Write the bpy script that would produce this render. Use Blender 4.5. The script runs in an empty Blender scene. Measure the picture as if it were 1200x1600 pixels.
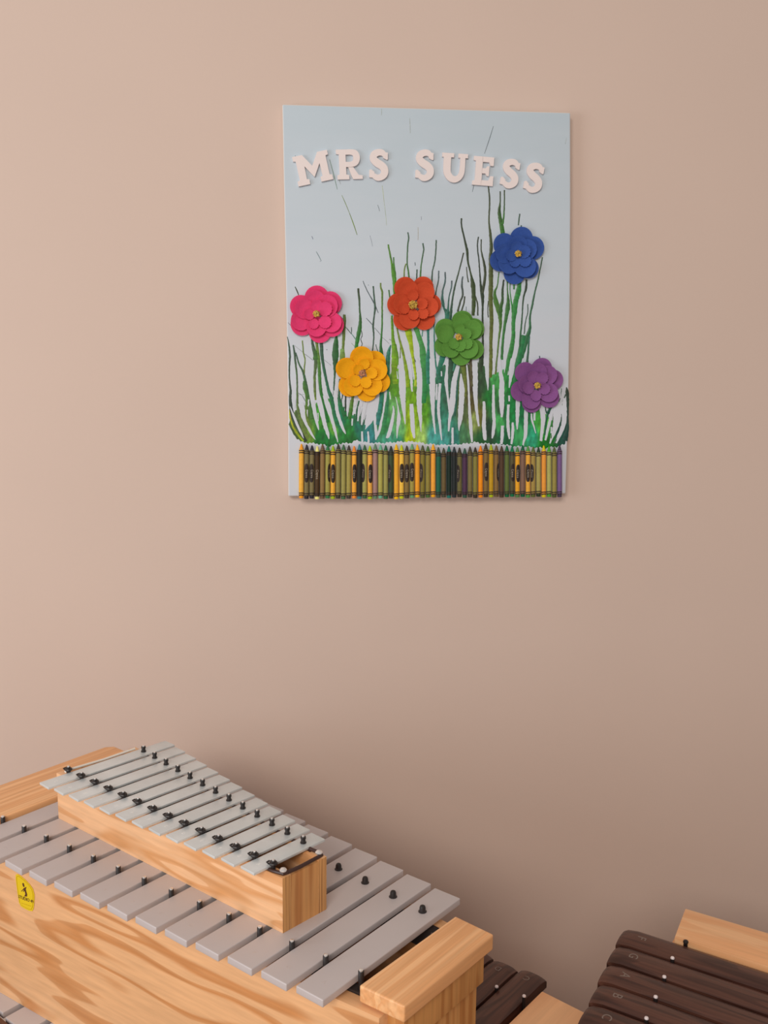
import bpy, bmesh, math, random
import numpy as np
from mathutils import Vector, Matrix
random.seed(7)
PI = math.pi
scn = bpy.context.scene
col = scn.collection
CAMZ = 1.5
# ------------------------------------------------------------------ camera
F, PITCH, ROLL = 1582.28, 0.16557, -0.01086
cp, sp, cr, sr = math.cos(PITCH), math.sin(PITCH), math.cos(ROLL), math.sin(ROLL)
up_ = Vector((0, sp, cp)); fwd = Vector((0, cp, -sp)); ex = Vector((1, 0, 0))
right = ex*cr - up_*sr; upv = ex*sr + up_*cr
cam_d = bpy.data.cameras.new('camera'); cam = bpy.data.objects.new('camera', cam_d); col.objects.link(cam)
cm = Matrix(((right.x, upv.x, -fwd.x, 0), (right.y, upv.y, -fwd.y, 0), (right.z, upv.z, -fwd.z, CAMZ), (0, 0, 0, 1)))
cam.matrix_world = cm
cam_d.sensor_fit = 'VERTICAL'; cam_d.sensor_height = 32.0; cam_d.lens = F/1600*32
cam_d.clip_start = 0.02
scn.camera = cam
CAM = Vector((0, 0, CAMZ))
def ray(u, v):
    return right*((u-600)/F) + upv*((800-v)/F) + fwd
def atz(u, v, z):                       # point on the horizontal plane at height z
    r = ray(u, v); return CAM + r*((z-CAMZ)/r.z)

# ------------------------------------------------------------------ materials
def lin(c): c = c/255.0; return c/12.92 if c <= .04045 else ((c+.055)/1.055)**2.4
EXPO = .72
def alb(rgb, e=None):
    e = e or EXPO
    return tuple(min(.92, lin(v)/e) for v in rgb) + (1,)
def new_mat(name):
    m = bpy.data.materials.new(name); m.use_nodes = True
    nt = m.node_tree; b = nt.nodes['Principled BSDF']; return m, nt, b
def N(nt, t, **kw):
    n = nt.nodes.new(t)
    for k, v in kw.items(): setattr(n, k, v)
    return n
def simple(name, rgba, rough=.5, metal=0, bump=0, bscale=400, var=0, vscale=60, spec=None, coat=0):
    m, nt, b = new_mat(name)
    b.inputs['Base Color'].default_value = rgba
    b.inputs['Roughness'].default_value = rough
    b.inputs['Metallic'].default_value = metal
    if coat: b.inputs['Coat Weight'].default_value = coat
    if spec is not None: b.inputs['Specular IOR Level'].default_value = spec
    tc = N(nt, 'ShaderNodeTexCoord')
    if var:
        no = N(nt, 'ShaderNodeTexNoise'); no.inputs['Scale'].default_value = vscale; no.inputs['Detail'].default_value = 5
        nt.links.new(tc.outputs['Object'], no.inputs['Vector'])
        mr = N(nt, 'ShaderNodeMapRange'); mr.inputs[1].default_value = .3; mr.inputs[2].default_value = .7
        mr.inputs[3].default_value = 1-var; mr.inputs[4].default_value = 1+var
        nt.links.new(no.outputs['Fac'], mr.inputs[0])
        mx = N(nt, 'ShaderNodeVectorMath', operation='SCALE'); mx.inputs[0].default_value = rgba[:3]
        nt.links.new(mr.outputs[0], mx.inputs['Scale']); nt.links.new(mx.outputs[0], b.inputs['Base Color'])
    if bump:
        no = N(nt, 'ShaderNodeTexNoise'); no.inputs['Scale'].default_value = bscale; no.inputs['Detail'].default_value = 3
        nt.links.new(tc.outputs['Object'], no.inputs['Vector'])
        bp = N(nt, 'ShaderNodeBump'); bp.inputs['Strength'].default_value = bump; bp.inputs['Distance'].default_value = .001
        nt.links.new(no.outputs['Fac'], bp.inputs['Height']); nt.links.new(bp.outputs[0], b.inputs['Normal'])
    return m
def wood(name, light, dark, freq=(2.2, 9, 9), bands=5.0, rough=.42, seed=0.0, fine=(6, 160, 160), fine_amt=.10, width=(.35, .75)):
    """flat-sawn wood: contour bands of a stretched noise field plus fine pores; freq is per local axis, grain runs along the low one"""
    m, nt, b = new_mat(name); L = nt.links.new
    tc = N(nt, 'ShaderNodeTexCoord')
    mp = N(nt, 'ShaderNodeMapping'); mp.inputs['Scale'].default_value = freq; mp.inputs['Location'].default_value = (seed, seed*1.7, seed*.6)
    L(tc.outputs['Object'], mp.inputs['Vector'])
    n1 = N(nt, 'ShaderNodeTexNoise'); n1.inputs['Scale'].default_value = 1; n1.inputs['Detail'].default_value = 2.2; n1.inputs['Roughness'].default_value = .45
    L(mp.outputs[0], n1.inputs['Vector'])
    mu = N(nt, 'ShaderNodeMath', operation='MULTIPLY'); mu.inputs[1].default_value = bands*2; L(n1.outputs['Fac'], mu.inputs[0])
    fr = N(nt, 'ShaderNodeMath', operation='FRACT'); L(mu.outputs[0], fr.inputs[0])
    cr_ = N(nt, 'ShaderNodeValToRGB'); e = cr_.color_ramp; e.interpolation = 'EASE'
    e.elements[0].position = 0; e.elements[0].color = (0, 0, 0, 1)
    e.elements[1].position = width[0]; e.elements[1].color = (0, 0, 0, 1)
    k = e.elements.new(width[1]); k.color = (1, 1, 1, 1)
    k = e.elements.new(.94); k.color = (.75, .75, .75, 1)
    k = e.elements.new(1.0); k.color = (0, 0, 0, 1)
    L(fr.outputs[0], cr_.inputs[0])
    mp2 = N(nt, 'ShaderNodeMapping'); mp2.inputs['Scale'].default_value = fine; L(tc.outputs['Object'], mp2.inputs['Vector'])
    n2 = N(nt, 'ShaderNodeTexNoise'); n2.inputs['Scale'].default_value = 1; n2.inputs['Detail'].default_value = 4; L(mp2.outputs[0], n2.inputs['Vector'])
    mix = N(nt, 'ShaderNodeMix', data_type='RGBA'); mix.inputs[6].default_value = light; mix.inputs[7].default_value = dark
    L(cr_.outputs[0], mix.inputs[0])
    mr = N(nt, 'ShaderNodeMapRange'); mr.inputs[1].default_value = .3; mr.inputs[2].default_value = .7; mr.inputs[3].default_value = 1-fine_amt; mr.inputs[4].default_value = 1+fine_amt
    L(n2.outputs['Fac'], mr.inputs[0])
    sc = N(nt, 'ShaderNodeVectorMath', operation='SCALE'); L(mix.outputs[2], sc.inputs[0]); L(mr.outputs[0], sc.inputs['Scale'])
    L(sc.outputs[0], b.inputs['Base Color']); b.inputs['Roughness'].default_value = rough
    bp = N(nt, 'ShaderNodeBump'); bp.inputs['Strength'].default_value = .15; bp.inputs['Distance'].default_value = .0006
    L(n2.outputs['Fac'], bp.inputs['Height']); L(bp.outputs[0], b.inputs['Normal'])
    return m

# wall paint
WALL_RGB = (.68, .540, .465, 1)
m_wall = simple('painted_wall', WALL_RGB, .75, bump=.12, bscale=260, var=.015, vscale=3)
m_floor = simple('floor_carpet', alb((150, 126, 108)), .95, bump=.8, bscale=900, var=.2, vscale=250)
m_skirt = simple('skirting_paint', alb((120, 95, 80)), .5)
m_table = wood('shelf_wood', alb((120, 85, 60)), alb((90, 60, 42)))
PL, PD = (216, 168, 122), (190, 130, 78)
m_pine = wood('pine_ply_face', alb(PL, .86), alb(PD, .86), (2.2, 9, 17), 3.0, seed=1.3, width=(.5, .74))
m_pine_s = wood('pine_ply_small', alb((228, 180, 136), .88), alb((208, 150, 98), .88), (4, 12, 30), 2.2, seed=4.1)
m_cap = wood('pine_cap', alb((226, 174, 126), .80), alb((212, 156, 106), .80), (85, 1.3, 40), 1.8, seed=2.2, fine=(200, 8, 200), width=(.40, .85))
m_endp = wood('pine_end', alb((200, 144, 86), .92), alb((178, 118, 64), .92), (20, 34, 2.2), 2.0, seed=6, fine=(200, 200, 8))
m_pale = wood('pale_maple', alb((212, 164, 122), .68), alb((202, 151, 107), .68), (22, 3, 22), 1.6, seed=3.4, fine=(150, 6, 150), fine_amt=.07)
m_brown = wood('brown_stain', alb((98, 68, 55)), alb((80, 52, 42)))
def ply_mat(name, light, dark):            # layered plywood edge: stripes across local y
    m, nt, b = new_mat(name); L = nt.links.new
    tc = N(nt, 'ShaderNodeTexCoord'); mp = N(nt, 'ShaderNodeMapping'); mp.inputs['Scale'].default_value = (150, 430, 5)
    L(tc.outputs['Object'], mp.inputs['Vector'])
    n = N(nt, 'ShaderNodeTexNoise'); n.inputs['Scale'].default_value = 1; n.inputs['Detail'].default_value = 2; L(mp.outputs[0], n.inputs['Vector'])
    c = N(nt, 'ShaderNodeValToRGB'); c.color_ramp.elements[0].position = .36; c.color_ramp.elements[0].color = dark
    c.color_ramp.elements[1].position = .47; c.color_ramp.elements[1].color = light
    L(n.outputs['Fac'], c.inputs[0]); L(c.outputs[0], b.inputs['Base Color']); b.inputs['Roughness'].default_value = .5
    return m
m_ply = ply_mat('plywood_edge', alb((200, 146, 88), .9), alb((120, 76, 40), .9))
m_alu = simple('grey_bar_lacquer', (.58, .53, .53, 1), .45, metal=.10, bump=.05, bscale=900, var=.02, vscale=15)
m_mark = simple('stamped_mark', alb((222, 214, 216), .8), .35, metal=.2)
m_groove = simple('engraving', (.62, .56, .55, 1), .35, metal=.2)
m_rub = simple('black_rubber', (.018, .014, .014, 1), .38)
m_chrome = simple('chrome', (.92, .91, .90, 1), .28, metal=.75)
m_cord = simple('brown_cord', (.05, .02, .015, 1), .4)
m_lit_edge = simple('lit_edge_cream', (.85, .80, .72, 1), .5)  # cream colour painting the light on the end panel's top edge
m_steel = simple('galvanised_steel', (.74, .80, .82, 1), .36, metal=.35, bump=.06, bscale=500, var=.09, vscale=22)
m_stamp = simple('white_stamp', (.9, .9, .88, 1), .4)
m_rose = wood('rosewood', (.100, .040, .027, 1), (.050, .019, .014, 1), (30, 3, 30), 3.0, rough=.36, seed=5.5, fine=(260, 7, 260), fine_amt=.25)
m_inlay = simple('pale_inlay', (.22, .17, .145, 1), .5)
m_stick = simple('yellow_sticker', alb((218, 188, 14), .86), .35)
m_stickb = simple('sticker_print', (.09, .025, .01, 1), .4)
m_stickl = simple('sticker_line', alb((170, 140, 10), .74), .4)
m_canvas_side = simple('canvas_side', (.78, .76, .74, 1), .8, bump=.3, bscale=1500)
m_letter = simple('letter_paint', (.86, .775, .765, 1), .6, bump=.1, bscale=600)
m_dark_in = simple('felt_and_shade_dark', (.03, .02, .018, 1), .9)  # rail felt; also the painted shade of the glockenspiel box floor

# ------------------------------------------------------------------ object helpers
def tag(o, label=None, cat=None, group=None, kind=None):
    if label: o['label'] = label
    if cat: o['category'] = cat
    if group: o['group'] = group
    if kind: o['kind'] = kind
    return o
def empty(name, loc, rz=0, parent=None):
    o = bpy.data.objects.new(name, None); o.empty_display_size = .05; col.objects.link(o)
    o.location = loc; o.rotation_euler = (0, 0, rz); o.parent = parent
    return o
def link_mesh(name, me, mats, parent=None, loc=None, smooth=False):
    if not isinstance(mats, (list, tuple)): mats = [mats]
    for m in mats: me.materials.append(m)
    o = bpy.data.objects.new(name, me); col.objects.link(o); o.parent = parent
    if loc is not None: o.location = loc
    if smooth:
        me.polygons.foreach_set('use_smooth', [True]*len(me.polygons))
        md = o.modifiers.new('ws', 'WEIGHTED_NORMAL') if False else None
    me.update()
    return o
class MB:
    """collects shapes into one mesh"""
    def __init__(s): s.v = []; s.f = []; s.mi = []; s.c = []
    def add(s, vs, fs, mi=0, c=None):
        o = len(s.v); s.v += [tuple(v) for v in vs]; s.f += [tuple(i+o for i in f) for f in fs]; s.mi += [mi]*len(fs); s.c += [c]*len(fs)
    def prism(s, poly, lo, hi, axis='z', mi=0, c=None):
        n = len(poly)
        def P(p, h):
            if axis == 'z': return (p[0], p[1], h)
            if axis == 'y': return (p[0], h, p[1])
            return (h, p[0], p[1])
        vs = [P(p, lo) for p in poly]+[P(p, hi) for p in poly]
        fs = [tuple(range(n-1, -1, -1)), tuple(range(n, 2*n))]+[(i, (i+1) % n, n+(i+1) % n, n+i) for i in range(n)]
        s.add(vs, fs, mi, c)
    def box(s, x0, x1, y0, y1, z0, z1, mi=0, c=None):
        s.prism([(x0, y0), (x1, y0), (x1, y1), (x0, y1)], z0, z1, 'z', mi, c)
    def lathe(s, prof, center=(0, 0, 0), n=16, mi=0, axis='z'):
        vs = []; fs = []
        for r, h in prof:
            for i in range(n):
                a = 2*PI*i/n; x, y = r*math.cos(a), r*math.sin(a)
                p = (x, y, h) if axis == 'z' else (x, h, y)
                vs.append((p[0]+center[0], p[1]+center[1], p[2]+center[2]))
        m = len(prof)
        for j in range(m-1):
            for i in range(n):
                fs.append((j*n+i, j*n+(i+1) % n, (j+1)*n+(i+1) % n, (j+1)*n+i))
        fs.append(tuple(range(n-1, -1, -1))); fs.append(tuple((m-1)*n+i for i in range(n)))
        s.add(vs, fs, mi)
    def tube(s, pts, r, n=8, mi=0):
        pts = [Vector(p) for p in pts]; vs = []; fs = []
        for j, p in enumerate(pts):
            d = (pts[min(j+1, len(pts)-1)]-pts[max(j-1, 0)]).normalized()
            a = d.cross(Vector((0, 0, 1)));
            if a.length < 1e-3: a = d.cross(Vector((0, 1, 0)))
            a.normalize(); b = d.cross(a)
            for i in range(n):
                t = 2*PI*i/n; vs.append(p+a*math.cos(t)*r+b*math.sin(t)*r)
        for j in range(len(pts)-1):
            for i in range(n): fs.append((j*n+i, j*n+(i+1) % n, (j+1)*n+(i+1) % n, (j+1)*n+i))
        fs.append(tuple(range(n-1, -1, -1))); fs.append(tuple((len(pts)-1)*n+i for i in range(n)))
        s.add(vs, fs, mi)
    def build(s, name, mats, parent=None, bevel=0, seg=2, smooth=False, loc=None, weld=False):
        me = bpy.data.meshes.new(name); me.from_pydata(s.v, [], s.f)
        me.polygons.foreach_set('material_index', s.mi)
        bm = bmesh.new(); bm.from_mesh(me)
        bmesh.ops.recalc_face_normals(bm, faces=bm.faces)
        if bevel: bmesh.ops.bevel(bm, geom=[e for e in bm.edges if e.is_manifold and e.calc_face_angle(0) > .35], offset=bevel, segments=seg, profile=.6, affect='EDGES', clamp_overlap=True)
        bm.to_mesh(me); bm.free()
        o = link_mesh(name, me, mats, parent, loc, smooth)
        if smooth or bevel:
            me.polygons.foreach_set('use_smooth', [True]*len(me.polygons))
            try: me.set_sharp_from_angle(angle=math.radians(38))
            except Exception: pass
        return o
def text_mesh(body, size, extrude=.0001, bold=0.0):
    c = bpy.data.curves.new('t', 'FONT'); c.body = body; c.size = size; c.extrude = extrude; c.offset = bold
    c.align_x = 'CENTER'; c.align_y = 'CENTER'; c.resolution_u = 3
    o = bpy.data.objects.new('t', c); col.objects.link(o)
    dg = bpy.context.evaluated_depsgraph_get(); me = bpy.data.meshes.new_from_object(o.evaluated_get(dg))
    vs = [tuple(v.co) for v in me.vertices]; fs = [tuple(p.vertices) for p in me.polygons]
    bpy.data.objects.remove(o); bpy.data.curves.remove(c); bpy.data.meshes.remove(me)
    return vs, fs

# ------------------------------------------------------------------ the room
WYAW = 0.09542
WP = Vector((-0.16334, 1.64205, 0.3588+CAMZ))            # a point of the canvas front plane
wu = Vector((math.cos(WYAW), math.sin(WYAW), 0)); wn = Vector((-math.sin(WYAW), math.cos(WYAW), 0))
CD = .019                                                 # canvas depth
MB_ = MB(); MB_.box(-2.6, 3.0, 0, .12, 0, 3.0)
wall = MB_.build('wall_back', m_wall); tag(wall, kind='structure')
wall.location = WP + wn*(CD+.001); wall.location.z = 0; wall.rotation_euler = (0, 0, WYAW)
fl = MB(); fl.box(-2.6, 3.0, -3.2, 0, -.05, 0)
floor = fl.build('floor', m_floor); tag(floor, kind='structure'); floor.location = wall.location; floor.rotation_euler = (0, 0, WYAW)
bb = MB(); bb.box(-2.6, 3.0, -.014, 0, 0, .1)
base = bb.build('baseboard_back', m_skirt, bevel=.003); tag(base, kind='structure'); base.location = wall.location; base.rotation_euler = (0, 0, WYAW)

# ------------------------------------------------------------------ the artwork
def atw(u, v, off=0.0):                                   # pixel -> (x, z) in the canvas frame
    r = ray(u, v); p0 = WP - wn*off
    t = (p0-CAM).dot(wn)/r.dot(wn); q = CAM + r*t - ORG
    return q.dot(wu), q.z
ORG = Vector((0, 0, 0)); cx, cz = atw(665, 470)
r_ = ray(665, 470); ORG = CAM + r_*((WP-CAM).dot(wn)/r_.dot(wn))
art = empty('canvas_artwork', ORG, WYAW)
tag(art, 'wall-hung canvas with melted crayon grass, paper flowers, letters and a crayon row', 'artwork')
PXM = 1.0/ (atw(666, 470)[0]-atw(665, 470)[0])            # px per metre near the middle
TL, TR, BL_, BR_ = atw(441, 163), atw(891.5, 176), atw(452, 775.5), atw(881.5, 775.5)
# canvas panel
def canvas_material():
    m, nt, b = new_mat('canvas_sky_paint'); L = nt.links.new
    tc = N(nt, 'ShaderNodeTexCoord'); sx = N(nt, 'ShaderNodeSeparateXYZ'); L(tc.outputs['Object'], sx.inputs[0])
    mp = N(nt, 'ShaderNodeMapping'); mp.inputs['Scale'].default_value = (3, 3, 16); L(tc.outputs['Object'], mp.inputs['Vector'])
    n = N(nt, 'ShaderNodeTexNoise'); n.inputs['Scale'].default_value = 2.2; n.inputs['Detail'].default_value = 4; L(mp.outputs[0], n.inputs['Vector'])
    ad = N(nt, 'ShaderNodeMath', operation='MULTIPLY_ADD'); ad.inputs[1].default_value = .22; L(n.outputs['Fac'], ad.inputs[0]); L(sx.outputs['Z'], ad.inputs[2])
    mr = N(nt, 'ShaderNodeMapRange'); mr.inputs[1].default_value = -.05; mr.inputs[2].default_value = .40; L(ad.outputs[0], mr.inputs[0])
    c = N(nt, 'ShaderNodeValToRGB'); c.color_ramp.elements[0].color = (.64, .685, .76, 1); c.color_ramp.elements[1].color = (.525, .63, .71, 1)
    k = c.color_ramp.elements.new(.35); k.color = (.60, .68, .76, 1)
    L(mr.outputs[0], c.inputs[0]); L(c.outputs[0], b.inputs['Base Color']); b.inputs['Roughness'].default_value = .65
    wv = N(nt, 'ShaderNodeTexNoise'); wv.inputs['Scale'].default_value = 1300; L(tc.outputs['Object'], wv.inputs['Vector'])
    bp = N(nt, 'ShaderNodeBump'); bp.inputs['Strength'].default_value = .12; bp.inputs['Distance'].default_value = .0006; L(wv.outputs['Fac'], bp.inputs['Height']); L(bp.outputs[0], b.inputs['Normal'])
    return m
m_sky = canvas_material()
cb = MB(); quad = [atw(450.4, 775.5), atw(884, 771.5), atw(888.3, 640), atw(890.8, 470), atw(891.8, 320), TR, TL, atw(444.2, 320), atw(447.3, 470), atw(450, 640)]
cb.prism(quad, 0, CD, 'y')
cv = cb.build('canvas_panel', [m_sky, m_canvas_side], art, bevel=.0025, seg=3)
for p in cv.data.polygons:
    if p.normal.y > -.75: p.material_index = 1
# melted wax
wax = MB(); lay = [0]
def srgb(c): return tuple(min(.92, lin(v)/.80) for v in c)
COL = dict(dg=(52, 82, 66), tk=(50, 62, 42), gr=(52, 105, 38), br=(36, 118, 48), tl=(40, 118, 100), yg=(138, 165, 22), ol=(98, 122, 48),
           sl=(70, 86, 92), bk=(34, 50, 36), ye=(168, 165, 22), gp=(110, 150, 80))
def ribbon(pts, c0, c1=None, h=.0004, z=None, jit=True):
    """a raised drip along pts (px x, px y, px width); colour c0 at its start, c1 at its end"""
    c0 = COL.get(c0, c0) if isinstance(c0, str) else c0; c1 = c0 if c1 is None else (COL[c1] if isinstance(c1, str) else c1)
    # densify with Catmull-Rom
    P = [np.array(p, float) for p in pts]; Q = []
    for i in range(len(P)-1):
        p0, p1, p2, p3 = P[max(i-1, 0)], P[i], P[i+1], P[min(i+2, len(P)-1)]
        n = max(2, int(abs(p2[1]-p1[1])/3.0)+1)
        for j in range(n):
            t = j/n; Q.append(.5*((2*p1)+(-p0+p2)*t+(2*p0-5*p1+4*p2-p3)*t*t+(-p0+3*p1-3*p2+p3)*t**3))
    Q.append(P[-1])
    if jit:
        for i, q in enumerate(Q):
            q[2] = max(.6, q[2]*(1+random.uniform(-.09, .09))); q[0] += random.uniform(-.18, .18)
    lay[0] += 1; base = .00015 + (lay[0] % 40)*.000006 if z is None else z
    vs = []; fs = []; cs = []
    n = len(Q)
    for i, q in enumerate(Q):
        a, b = Q[max(i-1, 0)], Q[min(i+1, n-1)]; d = np.array([b[0]-a[0], b[1]-a[1]]); d /= (np.linalg.norm(d)+1e-9); nx = np.array([-d[1], d[0]])
        w = max(q[2], .5)/2
        for s_, hh in ((-1, 0), (-.62, 1), (.62, 1), (1, 0)):
            x, zz = atw(q[0]+nx[0]*w*s_, q[1]+nx[1]*w*s_); vs.append((x, -(base+h*hh*min(1, w/1.5)) if hh else -base*.5 if z is None else -base, zz))
        # round end
    for i in range(n-1):
        t = i/max(1, n-2); c = tuple(c0[k]*(1-t)+c1[k]*t for k in range(3)); m = 1+random.uniform(-.08, .08)
        for k in range(3): fs.append((i*4+k, i*4+k+1, (i+1)*4+k+1, (i+1)*4+k)); cs.append(srgb([v*m for v in c]))
    o = len(wax.v); wax.v += vs; wax.f += [tuple(k+o for k in f) for f in fs]; wax.mi += [0]*len(fs); wax.c += cs
# base pool of wax: a fine grid between an upper and a lower edge, coloured by the crayons that fed it
CP = [(460,670,(60,85,40)),(485,680,(95,132,38)),(470,650,(70,95,50)),(500,655,(52,135,35)),(498,686,(0,100,35)),(520,690,(20,110,45)),(520,670,(88,150,45)),(512,682,(0,104,40)),(530,655,(10,112,80)),(545,675,(22,115,40)),(548,690,(10,90,30)),
 (560,668,(25,105,85)),(558,650,(28,100,60)),(575,682,(40,120,125)),(600,665,(40,120,62)),(592,640,(30,105,70)),(605,688,(62,150,125)),(618,640,(95,160,90)),(625,670,(95,165,95)),(622,690,(40,130,100)),(640,650,(130,165,5)),(640,685,(155,178,5)),(655,640,(125,158,5)),(647,625,(100,150,10)),(658,684,(150,190,95)),
 (620,600,(80,140,20)),(618,580,(90,150,20)),(662,600,(30,120,70)),(660,640,(70,140,20)),(675,684,(62,150,142)),(690,692,(62,148,142)),(683,640,(32,105,85)),(690,600,(30,100,75)),(700,620,(42,95,72)),(698,660,(50,130,110)),(712,684,(35,112,102)),(708,600,(35,80,60)),(720,600,(75,95,35)),(725,640,(72,92,52)),(722,682,(62,115,75)),(735,630,(74,68,30)),(735,600,(70,60,38)),
 (745,600,(38,62,42)),(748,650,(92,92,30)),(742,655,(130,150,80)),(752,688,(20,82,38)),(765,620,(18,108,40)),(763,670,(24,58,40)),(760,590,(40,75,45)),(770,590,(60,150,75)),(780,600,(55,140,65)),(780,655,(62,160,82)),(783,640,(40,80,50)),(788,685,(0,88,50)),(795,640,(0,120,55)),(800,600,(20,120,50)),(815,650,(0,108,58)),(812,675,(52,150,85)),
 (832,682,(32,150,112)),(825,640,(10,95,50)),(840,650,(55,150,52)),(848,665,(80,170,60)),(850,690,(0,108,20)),(862,690,(10,100,30)),(875,680,(12,72,60)),(883,660,(10,52,42)),(884,686,(10,62,52))]
CPa = np.array([c[:2] for c in CP], float); CPc = np.array([c[2] for c in CP], float)
def pool_col(x, y):
    d = ((CPa[:, 0]-x)/7)**2+((CPa[:, 1]-y)/13)**2; w = 1/(d+.12)**2
    c = (CPc*w[:, None]).sum(0)/w.sum()
    n = math.sin(x*.5+y*.13)*math.sin(y*.21-x*.2)+math.sin(x*.8+1)*math.sin(y*.3+x*.3)*.6
    return c*(1+.12*n+random.uniform(-.03, .03))
TOPL = [(451,662),(456,650),(462,640),(470,636),(480,634),(490,632),(505,625),(517,622),(530,622),(540,640),(550,648),(560,646),(572,660),(585,655),(592,635),(600,612),(607,590),(614,575),(624,575),(632,590),(644,592),(655,575),(664,572),(680,590),(690,570),(705,572),(722,570),(738,568),(750,566),(768,585),(782,580),(794,575),(803,584),(815,600),(830,632),(845,640),(860,655),(870,660),(880,655),(886,632)]
BOTL = [(451,662),(455,673),(462,683),(470,690),(480,692),(495,693),(515,697),(530,693),(548,692),(556,688),(565,690),(585,692),(600,692),(625,690),(650,690),(664,693),(690,695),(720,694),(742,691),(760,693),(785,694),(800,697),(820,698),(850,700),(870,698),(883,694),(886.5,670)]
def interp(L_, x):
    xs = [p[0] for p in L_]; ys = [p[1] for p in L_]; return float(np.interp(x, xs, ys))
xs = np.arange(451, 886.6, 1.0); NR = 46
vs = []; fs = []; cs = []
for x in xs:
    jt = math.sin(x*1.7)*1.4+math.sin(x*.63)*1.2
    a = interp(TOPL, x)+jt*(.6); b_ = interp(BOTL, x)+math.sin(x*1.1)*.9+math.sin(x*.37)*.8
    if b_ < a: b_ = a+.5
    for j in range(NR+1):
        t = j/NR; y = a+(b_-a)*t; q = atw(x, y); e = min(t, 1-t)*NR
        vs.append((q[0], -(.0001+.00028*min(1, e/2)), q[1]))
for i in range(len(xs)-1):
    for j in range(NR):
        fs.append((i*(NR+1)+j, (i+1)*(NR+1)+j, (i+1)*(NR+1)+j+1, i*(NR+1)+j+1))
        a = interp(TOPL, xs[i]); b_ = interp(BOTL, xs[i]); cs.append(srgb(pool_col(xs[i], a+(b_-a)*j/NR)))
wax.v += vs; wax.f += fs; wax.mi += [0]*len(fs); wax.c += cs
R = ribbon
# blades and drips
R([(449,526,1),(451.5,540,2.5),(453,555,3),(452,575,2.5),(452.5,595,2.5),(454,610,3.5),(453.5,625,4.5),(456,645,6),(462,660,7),(470,675,7),(478,690,6)], 'dg', 'bk')
R([(452,640,1),(454,655,3),(459,669,4),(467,681,4.5),(474,689,4)], 'ye', 'yg')
R([(458,539,2),(460,550,3),(462,570,3),(464,590,2.5),(464.5,615,3),(465,635,4),(468,650,6),(475,672,8),(482,685,8)], 'dg', 'ol')
R([(462,551,2),(467,568,2.5),(473,580,3),(477,595,4),(480,610,4),(484,630,3.5),(488,655,8)], 'dg', 'gr')
R([(472.5,532,2),(474,550,2),(476.5,562,2),(475.5,575,2),(475,588,2.5)], 'ol')
R([(475,595,3),(476,605,6),(478.5,617,4),(479,630,4),(478,645,4),(482,665,8)], 'gr', 'ol')
R([(487,530,3),(490,545,5),(493,560,5),(493,572,5),(491.5,590,4),(492,610,4),(493,625,2.5)], 'dg', 'ol')
R([(494,530,4),(496,548,5),(498,565,5),(499,580,5),(500,600,5),(503,620,5),(508,640,6),(512,660,7)], 'ol', (8,100,35))
R([(493,548,9),(494,562,9)], 'gr')
R([(502,534,6),(503,555,5),(506,575,4.5),(510,595,4),(514,612,5),(519,625,7),(523,645,8),(528,665,9)], 'dg', (15,110,65))
R([(526,523,2),(525,535,7),(524,550,10),(524,565,8),(523,585,3),(522,600,2.5),(521,618,1.5)], (20,88,30), 'dg')
R([(538,491.5,4),(538,505,5),(537,525,4.5),(536,545,4),(536,562,3)], (66,90,34), 'ol')
R([(535,545,6),(535,562,9)], 'gp', 'ol')
R([(531,592,3),(530,610,3),(530,622,4),(534,638,8),(541,655,9)], 'dg', (12,105,50))
R([(540,612,2.5),(540,630,2.5),(539,650,3)], 'bk'); R([(536,615,1.5),(533,628,2),(532,636,2)], 'dg')
R([(551,618,5),(549,635,6),(546,655,6)], 'ol', (40,110,30))
R([(559.5,450.5,3),(561,465,3),(562,485,2.5),(563,498,4),(562,512,6),(559,528,6),(556,545,5)], 'tk', (30,115,35))
R([(563,512,1),(566,523,1.1),(563.5,530,1.1),(566,537,1.1),(564.5,541,1.1)], 'bk')
R([(567,439,.9),(574,455,1.2),(585,475,1.5),(591,489,.8)], 'sl')
R([(583,447,2.2),(584.5,465,2.5),(586,480,3),(584.5,495,2.3),(583,510,3),(584,525,2.2),(583,540,2),(581,555,2)], 'dg')
R([(594.5,442,2.5),(595,450,2.5),(597,456,3),(597,480,2.5),(597,505,2.5),(596,525,3),(595,540,4),(596,556,7)], 'ol', (22,100,42))
R([(587,538,1),(590,548,1.2),(594,554,1)], 'dg')
R([(607.5,453,2),(609,465,2.2)], 'gr')
R([(606.5,382,2.4),(609,396,2.5),(612,411,3),(614,425,5),(616,440,5.5),(616,460,3)], (74,120,40), (62,130,16))
R([(615,402,2),(615.5,415,2.5),(617,430,4),(617,442,4)], 'gr', (62,130,16))
R([(637,363,2),(638.5,372,2),(637,385,2),(636,410,2),(638,425,2.4),(639.5,437,2.5)], 'dg', 'gr')
R([(634.5,412,1.8),(632,420,2),(631.5,437,2.2)], 'ol')
R([(651.5,421,2),(651,437,2)], 'dg'); R([(660.5,380,2),(662,390,2),(660,402,2),(658,415,2),(656.5,435,2.8)], 'dg', 'gr')
R([(648.5,410,1),(649,415,1)], 'sl')
R([(681.5,375,2),(681,390,2),(679,410,2),(675.5,425,2),(674.5,445,3)], 'dg')
R([(678,495,1.6),(678.5,530,2),(680,560,2.5),(684,585,3)], 'tl')
R([(685.5,423,1.8),(685,438,2),(682,452,2),(680.5,462,2)], 'sl', 'dg')
R([(695.5,425,2.2),(695.5,440,2.5),(692,453,2.5),(691,465,3.5),(692,473,4.5),(694,482,3),(698,488,7),(700,500,10)], 'sl', (30,105,85))
R([(706,438.5,2.2),(705,450,2),(701.5,465,2),(700,482,3),(699,490,6)], 'sl', (30,95,75))
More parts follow.
